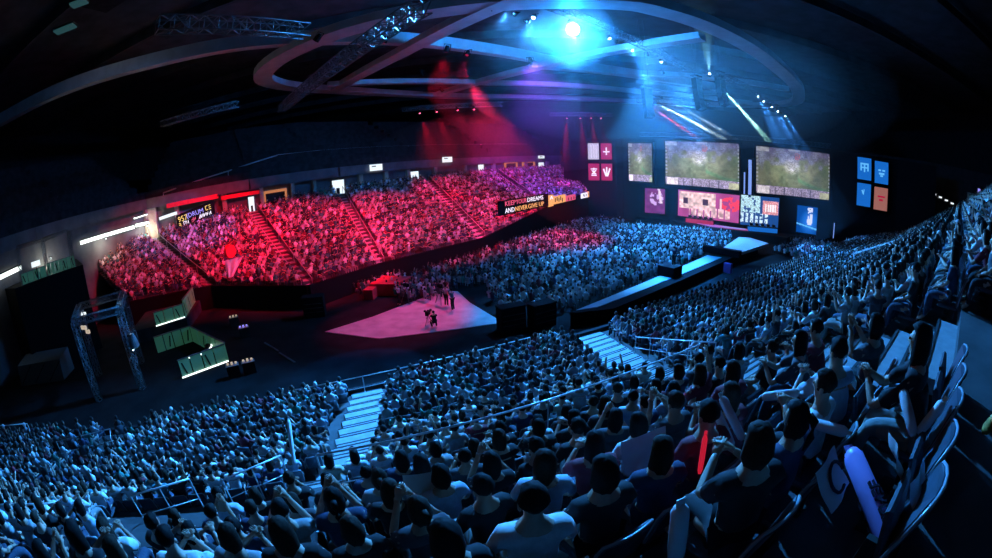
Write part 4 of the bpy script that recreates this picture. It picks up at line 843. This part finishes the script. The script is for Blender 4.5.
for pts, w, l in (([(-22.2, 61.8), (-9.2, 46.6), (0.5, 34.0), (3.4, 30.5)], 1.7, 'straight roof beam crossing under the long curved beam'), ([(-8.4, 78.0), (5.8, 59.6), (16.5, 45.0), (20.9, 38.4)], 1.5, 'straight roof beam crossing behind the bright lamp'), ([(5.7, 57.6), (18, 61), (36, 57), (46, 56)], 1.2, 'roof beam spanning across the ring behind the hanging speakers'), ([(-22, 58), (0, 70), (30, 78), (52, 76)], 1.2, 'roof beam spanning the far side of the ring')):
    beam_path([(x, y, Z1 - .1) for x, y in pts], w, .7, label=l)
struct(MB().box((10, 60, 31), (190, 170, .6)).build('ceiling', M['ceiling']))
for y in range(20, 120, 14): struct(MB().box((10, y, 29.8), (180, .5, 1.2)).build('ceiling_joist', M['ceiling']))
struct(MB().box((10, 145, 15), (190, .6, 32)).build('wall_far', M['dark'])); struct(MB().box((-85, 60, 15), (.6, 170, 32)).build('wall_left', M['dark'])); struct(MB().box((105, 60, 15), (.6, 170, 32)).build('wall_right', M['dark']))
truss((-25.0, 49.2, 20), (-3.1, 22.4, 20), .9, 'long diagonal truss hanging below the crossing roof beams', m='alu', rt=.05); truss((-15.4, 15.6, 20), (-10.3, 23.6, 20), .8, 'horizontal truss high at the left in the dark', rt=.04)
truss((-19.8, 21.1, 16), (-14.1, 21.9, 16), .35, 'short thin truss glinting alone in the dark', rt=.03)
truss((22.6, 45.5, 22), (28.3, 46.5, 21.7), .6, 'truss carrying moving lamps before the ring, near end'); truss((28.3, 46.5, 21.7), (33.5, 49, 21.3), .6, 'truss carrying moving lamps before the ring, middle'); truss((33.5, 49.4, 21.2), (42, 51.3, 19.0), .6, 'sloping truss carrying the row of blue spot lamps')
truss((20, 57.5, 19.4), (30, 54.5, 19.2), .6, 'truss behind the hanging speakers'); truss((-12, 61, 19.3), (2, 62.5, 19.3), .6, 'truss carrying the row of four red spot lamps'); truss((11, 79.5, 19.4), (22, 77, 19.2), .6, 'truss carrying red spot lamps above the dark stage wall')
truss((2, 33, 24.9), (24, 50, 23.3), .7, 'truss carrying the bright lamp and its blue neighbours'); truss((25.6, 72.4, 15.5), (52.4, 52.4, 15.5), .7, 'truss along the top of the stage screens')
def rib(x, y, z, rz, l):
    o = empty('speaker_array', (x, y, z), l, 'speaker', rz, 'hanging speaker arrays')
    for k in range(8): MB().box((0, -.04 * k * k * .2, -.5 * k), (1.2, .8, .46), Matrix.Rotation(-.05 * k, 3, 'X')).build('speaker_box', M['black'], o)
    MB().box((0, 0, .5), (1.3, .9, .15)).build('rigging_frame', M['dark'], o)
    for s in (-.4, .4): MB().tube([(s, 0, .5), (s, 0, 30.5 - z)], .03, 5).build('chain', M['alu'], o)
rib(20.4, 54.5, 20.4, .3, 'tall black speaker array hanging left of the pale beams'); rib(24.8, 48.2, 21.2, .5, 'smaller black speaker array hanging before the greenish beam'); rib(27.5, 47.0, 21.9, .4, 'black speaker array hanging at the source of the greenish beam')
# ceiling lights glimpsed in the dark
for k, (x, y, w) in enumerate(((-36, 22, 2.4), (-31, 20, 1.6))):
    o = MB().box((x, y, 29.0), (w, 1.2, .15), Matrix.Rotation(.5, 3, 'Z')).build('ceiling_light', G['teal']); tag(o, ('larger', 'smaller')[k] + ' faint teal ceiling light at the top left', 'light', 'faint teal ceiling lights'); MB().box((x, y, 29.15), (w + .2, 1.4, .15), Matrix.Rotation(.5, 3, 'Z')).build('frame', M['dark'], o)

# ------------------------------------------------------------------ lamps
def aim(o, tgt): o.rotation_euler = (Vector(tgt) - o.matrix_basis.translation).to_track_quat('-Z', 'Y').to_euler()
def spot(loc, tgt, col, power, size, blend=.3, rad=.12, lab='', grp=None, lens='lens_b', fixture=True, scale=1., cover=True):
    ld = bpy.data.lights.new('spot_light', 'SPOT'); ld.energy = power; ld.color = col; ld.spot_size = math.radians(size); ld.spot_blend = blend; ld.shadow_soft_size = rad
    if fixture:
        r = empty('spot_lamp', loc, lab, 'lamp', group=grp); q_ = (Vector(tgt) - Vector(loc)).to_track_quat('-Z', 'Y'); r.rotation_euler = q_.to_euler()
        s = scale; hz_ = MB().tube([(0, 0, .5 * s), (0, 0, .1 * s), (0, 0, -.02)], [.12 * s, .2 * s, .22 * s], 10).build('housing', M['black'], r); MB().sphere((0, 0, -.02), (.13 * s, .13 * s, .05), 10, 6).build('lens', G[lens], hz_, True)
        MB().tube([(-.28 * s, 0, 0), (-.28 * s, 0, .6 * s), (.28 * s, 0, .6 * s), (.28 * s, 0, 0)], .03 * s, 6).build('yoke', M['black'], r)
        o = link('spot_light', ld, r, (0, 0, -.35 * s))
    else: o = link('spot_light', ld, None, loc); aim(o, tgt)
    return o
B1, PB, RD, WH = (.0, .22, 1.0), (.045, .34, 1.0), (1.0, .004, .04), (.62, .92, 1.0)
K = 1000.
# orb
o = empty('bright_lamp', (8.0, 39.4, 23.6), 'dazzling bluish white lamp hanging under the roof', 'lamp')
MB().sphere((0, 0, 0), (.6, .6, .6), 20, 12).build('lens', G['orb'], o, True); MB().tube([(0, 0, .7), (0, 0, 1.2)], [.5, .25], 12).build('housing', M['black'], o)
lp = bpy.data.lights.new('point_light', 'POINT'); lp.energy = 20 * K; lp.color = (.01, .28, 1.0); lp.shadow_soft_size = .3; link('point_light', lp, o, (0, -.3, -1.1))
spot((3.6, 37.2, 23.6), (2, 8, 4), PB, 165 * K, 62, .6, .5, 'blue flood lamp hanging just before the dazzling lamp', 'blue flood lamps', lens='teal')
spot((12.8, 41.6, 23.2), (34, 20, 6), PB, 140 * K, 62, .6, .5, 'blue flood lamp hanging just behind the dazzling lamp', 'blue flood lamps', lens='teal')
spot((2.5, 36.0, 23.9), (-17, 6, 3), PB, 125 * K, 50, .6, .5, 'blue flood lamp turned towards the left corner crowd', 'blue flood lamps', lens='teal')
spot((17.0, 44.5, 22.6), (13.5, 41, 0), PB, 130 * K, 52, .5, .5, 'blue flood lamp aimed straight down on the floor crowd', 'blue flood lamps', lens='teal')
spot((24.0, 50.0, 22.8), (25.5, 56, 0), PB, 120 * K, 58, .5, .5, 'blue flood lamp aimed down on the crowd before the stage', 'blue flood lamps', lens='teal')
for k, (l, t, pw, sz) in enumerate((((.5, 34, 23.7), (-10, 36, 19), 40, 16), ((4.1, 36.4, 23.7), (-4, 26, 8), 14, 16), ((12.3, 42.3, 23.7), (16, 36, 4), 22, 20), ((15.7, 45.4, 23.4), (19, 38, 3), 22, 20), ((20.3, 48.4, 23.1), (24, 42, 2), 18, 18))):
    spot(l, t, B1, pw * 3 * K, sz, .3, .08, 'small bright blue spot lamp, %s along the truss of the dazzling lamp' % ordw(k + 1), 'small blue spot lamps')
for k, (l, t) in enumerate((((35.2, 49.8, 20.6), (41, 44, 2)), ((36.4, 50.1, 20.1), (44, 46, 2)), ((37.9, 50.1, 19.5), (45, 44, 2)), ((39.2, 50.4, 19.1), (47, 45, 2)), ((40.7, 50.6, 18.6), (50, 44, 2)))):
    spot(l, t, (.05, .3, 1.0), 120 * K, 18, .3, .08, 'blue spot lamp, %s from the near end of the sloping truss' % ordw(k + 1), 'row of blue spot lamps')
for k, (l, t, c, pw, sz) in enumerate((((22.1, 55.6, 18.9), (33.0, 64.0, 17.0), WH, 500, 2.2), ((22.9, 55.2, 19.7), (35.0, 62.6, 17.0), WH, 400, 2.2), ((21.6, 56.2, 18.4), (30.5, 66.8, 17.0), (1, .03, .12), 250, 2.2), ((27.3, 47.6, 21.1), (41.2, 58.6, 17.0), (.4, .95, .85), 420, 2.6), ((26.6, 47.9, 22.2), (22.0, 40, 27), (.2, .6, .8), 2.0, 16))):
    spot(l, t, c, pw * 34 * K, sz, .15, .05, ('upper pale beam lamp', 'second pale beam lamp', 'red beam lamp', 'greenish beam lamp', 'lamp throwing a soft upward beam')[k] + ' pointed across the roof above the screens', 'beam lamps', lens='lens_b' if k != 2 else 'lens_r')
for k, x in enumerate((-9.6, -7.2, -4.3, -2.0)):
    spot((x, 61.5, 18.6), (x + 3.5, 63, 6), RD, (30, 26, 12, 8)[k] * 1.6 * K, 22, .3, .08, 'red spot lamp, %s of the four above the far stand' % ordw(k + 1), 'row of four red spot lamps', lens='lens_r')
for k, (x, y) in enumerate(((13.9, 78.6), (16.3, 78.2), (18.2, 77.8), (19.9, 77.4))):
    spot((x, y, 18.6), (x + (-1, 1, 1.5, 2)[k], y + .5, 6), RD, (32, 26, 26, 9)[k] * 1.6 * K, 18, .3, .08, 'red spot lamp, %s of the four above the dark stage wall' % ordw(k + 1), 'red spot lamps by the stage wall', lens='lens_r')
spot((22, 52, 22.4), (30.5, 46.5, 1), PB, 90 * K, 26, .5, .3, 'blue flood lamp aimed at the dais and runway end', 'blue flood lamps', lens='teal')
spot((9, 42, 23.4), (2.6, 32, 0), PB, 75 * K, 24, .7, .4, 'blue flood lamp aimed down beside the camera crew', 'blue flood lamps', lens='teal')
# red wash of the far stand
for k, (l, t, pw, sz) in enumerate((((-14, 34, 22.8), (-31, 39, 5), 125, 56), ((-9, 38, 22.8), (-18, 42, 5), 155, 60), ((-4, 44, 22.8), (-9, 50, 4), 150, 60), ((-8, 55, 22.8), (-3, 65, 5), 110, 58), ((-7, 69, 22.8), (6, 83, 7), 90, 50))):
    spot(l, t, RD if k < 3 else (1.0, .01, .10), pw * .36 * K, sz, .5, .4, 'red wash lamp under the roof, %s along the far stand' % ordw(k + 1), 'red wash lamps of the far stand', lens='red', scale=1.4)
spot((-2, 46, 22.8), (-7.2, 31.5, 0), (1, .02, .16), 40 * K, 26, .6, .3, 'red wash lamp turned down on the camera crew', 'red wash lamps of the far stand', lens='red', scale=1.4)
spot((-2.5, 57, 22.6), (5, 55, 0), (1, .02, .12), 110 * K, 46, .6, .4, 'red wash lamp turned down on the darker floor crowd', 'red wash lamps of the far stand', lens='red', scale=1.4)
spot((5, 50, 22.8), (12, 84, 11), (.22, .06, 1.0), 90 * K, 60, .7, .4, 'violet wash lamp turned to the far dark wall', 'violet wash lamps', lens='teal', scale=1.4)
spot((60, 40, 9), (60.9, 43.2, 3), (1, .7, .25), 2.2 * K, 30, .5, .1, 'warm lamp lighting the person on the wing platform', None, lens='led_y')
# unseen fill lights added to lift the darks; bulkhead lamps in the concourse
def area(loc, tgt, size, col, pw, lab, grp='added dim fill lights'):
    ld = bpy.data.lights.new('area_light', 'AREA'); ld.energy = pw; ld.color = col; ld.size = size
    o = empty('fill_light', loc, lab, 'light', group=grp); MB().box((0, 0, .12), (size * 1.05, size * 1.05, .12)).build('housing', M['dark'], o); l = link('area_light', ld, o, (0, 0, -.02)); return o
area((-10, 10, 30.4), None, 4, (.9, .95, 1), 30, 'dim square fill light added in the roof over the near stand'); area((-32, 24, 30.4), None, 4, (.9, .95, 1), 60, 'dim square fill light added in the roof over the left corner')
for k, s in enumerate((1.2, 2.3, 2.9)):
    pl = bpy.data.lights.new('point_light', 'POINT'); pl.energy = 260; pl.color = (.95, .95, .75); pl.shadow_soft_size = .3; p_ = wp(s, 8.6, 1.2)
    o = empty('bulkhead_lamp', p_, 'round bulkhead lamp under the balcony, %s from the left edge' % ordw(k + 1), 'lamp', group='bulkhead lamps'); MB().sphere((0, 0, 0), .12, 10, 6).build('globe', G['white'], o, True); MB().box((0, 0, .16), (.3, .3, .1)).build('base', M['dark'], o); link('point_light', pl, o, (0, 0, -.5))
# the truss frame picks up light from a lamp on its own leg
pl = bpy.data.lights.new('spot_light', 'SPOT'); pl.energy = 500; pl.color = (.5, .75, 1); pl.spot_size = 2.2; l_ = link('spot_light', pl, bpy.data.objects['stage_lamp'], (0, 0, -.6)); l_.rotation_euler = (0, PI * .9, 0)
# far right end of the near stand: end wall with pillars and signs
e0, e1 = W(84, -12, 0), W(86, 22, 0)
struct(MB().bar((e0.x, e0.y, 8), (e1.x, e1.y, 8), .4, 16).build('wall_stand_end', M['dark']))
def dirp(az, d, z): a = math.radians(az); return Vector((d * math.sin(a), d * math.cos(a), z))
for k, (az, c) in enumerate(((65.2, 'teal'), (66.0, 'kiosk'), (67.7, 'teal'))):
    p_ = dirp(az, 84, 8.6); o = MB().box((p_.x, p_.y, 10.2), (.9, .9, 4.2)).build('wall_end_pillar', M['pillar']); o['kind'] = 'structure'
    o2 = MB().box((p_.x - .5, p_.y - .3, 10.2), (.12, .25, 3.6)).build('wall_light', G[c]); tag(o2, 'vertical %s wall light on an end pillar, %s from the stage' % ('warm' if c == 'kiosk' else 'dim teal', ordw(k + 1)), 'light', 'pillar lights at the end wall'); MB().box((p_.x - .42, p_.y - .25, 10.2), (.1, .4, 3.8)).build('bracket', M['dark'], o2)
for k in range(6):
    p_ = dirp(59.0 + k * .9, 82, 11.0 - k * .28); o = MB().box(p_, (1.5 if k == 0 else .5, .5, .35 if k == 0 else .25)).build('small_lit_sign', G['white']); tag(o, '%s small white sign light from the stage at the far end wall' % ordw(k + 1), 'sign', 'small white sign lights'); MB().box((p_.x, p_.y + .35, p_.z), (1.7, .2, .6)).build('backing', M['dark'], o)
p_ = dirp(66.6, 80, 12.3); o = MB().box(p_, (.7, .3, 1.8)).build('violet_sign', G['led_b']); tag(o, 'small violet vertical sign high at the far end wall', 'sign'); MB().box((p_.x + .1, p_.y + .3, p_.z), (1.0, .2, 2.1)).build('backing', M['dark'], o)

# ------------------------------------------------------------------ things held up in the crowd
def baton(a, b, m, lab, r=.042, txt=None, grp='inflated cheering batons'):
    a, b = Vector(a), Vector(b); d = b - a; L = d.length; o = empty('cheering_baton', a, lab, 'baton', group=grp); o.rotation_euler = d.to_track_quat('Z', 'Y').to_euler()
    prof = [(0, r * .5), (.03, r * .9), (.10, r), (L * .5, r * 1.02), (L * .9, r), (L * .97, r * .7), (L, r * .25)]
    MB().tube([(0, 0, z) for z, _ in prof], [q_ for _, q_ in prof], 14).build('tube', M[m], o, True); MB().box((0, 0, L + .01), (r * 1.1, .008, .05)).build('seam', M[m], o)
    if txt:
        for i, s in enumerate((1, -1)):
            t = link('lettering', glyph_marks('lettering', 5, L * .42, r * 1.1, M['ink'], 9), o, (0, -s * (r + .004), L * .4)); t.rotation_euler = (PI / 2, PI / 2, 0) if s > 0 else (PI / 2, PI / 2, PI)
    return o
baton((0.27, 3.98, 7.38), (0.28, 4.13, 7.88), 'baton', 'upright pale baton held up in the middle of the near rows'); baton((0.86, 1.28, 9.29), (0.83, 1.37, 9.67), 'baton', 'upright pale baton at the bottom edge of the picture', .05)
baton((2.1, .72, 9.35), (2.2, 1.5, 9.56), 'violet', 'large violet and white baton with dark lettering, nearest of all', .075, 'CHEER')
baton((2.50, 1.17, 9.77), (2.57, 1.46, 9.94), 'baton', 'raised baton forming one arm of a V by the dark heads'); baton((2.55, 1.17, 9.77), (2.70, 1.12, 9.99), 'baton', 'tilted baton forming the other arm of the V')
baton((1.44, 2.23, 9.02), (1.46, 2.32, 9.32), 'baton_red', 'glowing red baton among the dark heads', .022)
baton((1.92, 2.55, 8.94), (1.76, 2.81, 9.27), 'baton', 'upper pale baton of the crossed pair in the middle rows'); baton((2.03, 2.57, 8.98), (1.87, 2.85, 9.29), 'baton', 'lower pale baton of the crossed pair in the middle rows')
baton((2.18, 2.65, 9.34), (2.49, 2.49, 9.41), 'baton', 'pale baton lying flat above the dark rows'); baton((2.12, 2.03, 9.50), (2.29, 1.64, 9.58), 'baton', 'pale baton held flat towards the sheet with the round mark')
baton((3.02, .78, 9.85), (3.0, .7, 10.0), 'orange', 'orange printed baton at the right edge of the picture', .05)
baton((-5.3, 7.9, 4.35), (-5.6, 8.8, 5.2), 'baton', 'tall pale baton leaning beside the stairwell', .06)
def sheet(c, w, h, rz, tilt, m, lab, mark=None):
    o = empty('paper_sheet', c, lab, 'sheet', group='paper sheets in the crowd'); o.rotation_euler = (tilt, 0, rz); n = 6; vs = [((i / n - .5) * w, (j / n - .5) * h, .02 * math.sin(i * .9) + .01 * math.cos(j)) for j in range(n + 1) for i in range(n + 1)]
    N_ = len(vs); q_ = [(j * 7 + i, j * 7 + i + 1, (j + 1) * 7 + i + 1, (j + 1) * 7 + i) for j in range(n) for i in range(n)]
    MB().add(vs + [(x, y, z - .004) for x, y, z in vs], q_ + [tuple(N_ + k for k in f[::-1]) for f in q_]).build('sheet', M[m], o, True)
    if mark: MB().tube([(.1 * math.cos(a), .1 * math.sin(a), .03) for a in np.linspace(0, 5.2, 14)], .012, 5).build('printed_mark', M['ink'], o)
sheet((1.9, 1.32, 9.55), .36, .3, .5, .75, 'paper', 'white printed sheet with a dark curved mark beside the violet baton', True); sheet((1.25, 2.92, 8.78), .5, .3, .3, 1.1, 'paper', 'pale sheet held up behind the glowing red baton'); sheet((-0.78, 3.28, 8.12), .45, .4, .2, 1.2, 'paper', 'pale blue lit board held in the middle of the bottom rows')
sheet((2.11, 1.06, 9.83), .3, .2, .9, .9, 'paper', 'small folded white sheet in the dark seats at the right'); sheet((0.37, 3.74, 8.04), .26, .3, .8, 1.0, 'paper', 'bright square card above the board in the bottom rows'); sheet((2.15, 0.78, 9.76), .3, .22, .3, .8, 'baton', 'crumpled pale bag held at the right edge')

# ------------------------------------------------------------------ world, camera
w = bpy.data.worlds.new('World'); bpy.context.scene.world = w; w.use_nodes = True; nt = w.node_tree
nt.nodes['Background'].inputs[0].default_value = (.5, .55, .6, 1); nt.nodes['Background'].inputs[1].default_value = .002
def haze(c, rad, dens, lab):
    m = bpy.data.materials.new('haze'); m.use_nodes = True; n = m.node_tree; n.nodes.remove(n.nodes['Principled BSDF']); v = n.nodes.new('ShaderNodeVolumeScatter'); v.inputs['Density'].default_value = dens; v.inputs['Anisotropy'].default_value = .2; n.links.new(v.outputs[0], n.nodes['Material Output'].inputs['Volume'])
    o = MB().sphere((0, 0, 0), rad, 40, 24).build('haze', m, None, True); o.location = c; tag(o, lab, None, None, 'stuff')
haze((21, 50, 20), (24, 24, 7.6), .0045, 'thin blue lit haze hanging under the roof ring')
haze((8, 39.4, 23.2), (4.0, 4.0, 3.4), .04, 'denser haze ball added to give the dazzling lamp its halo')  # small dense ball added only to make the glow around the lamp
haze((22, 52, 19.5), (29, 31, 9.5), .0010, 'very thin wide haze under the whole roof')
haze((30, 60, 12), (30, 28, 14), .0016, 'thin haze in front of the stage screens')
haze((4, 69, 14), (22, 15, 5.2), .004, 'thin haze around the rows of red spot lamps')
cam = bpy.data.cameras.new('camera'); co = bpy.data.objects.new('camera', cam); C.objects.link(co); co.location = (0, 0, H)
cam.type = 'PANO'; cam.panorama_type = 'FISHEYE_EQUISOLID'; cam.sensor_width = 36; cam.fisheye_lens = 440 / 992 * 36; cam.fisheye_fov = math.radians(180); cam.clip_end = 500; cam.clip_start = .05
bk = -FW; Rm = Matrix((CRT, CUP, bk)).transposed(); co.rotation_euler = Rm.to_euler()
sc = bpy.context.scene; sc.camera = co
sc.view_settings.view_transform = 'Standard'; sc.view_settings.look = 'None'; sc.view_settings.gamma = 1; sc.view_settings.exposure = 0
try:
    sc.cycles.use_denoising = True; sc.cycles.max_bounces = 4; sc.cycles.diffuse_bounces = 2; sc.cycles.volume_bounces = 0; sc.cycles.sample_clamp_indirect = 3; sc.cycles.adaptive_threshold = .02; sc.cycles.caustics_reflective = False; sc.cycles.caustics_refractive = False
except Exception as e: print(e)
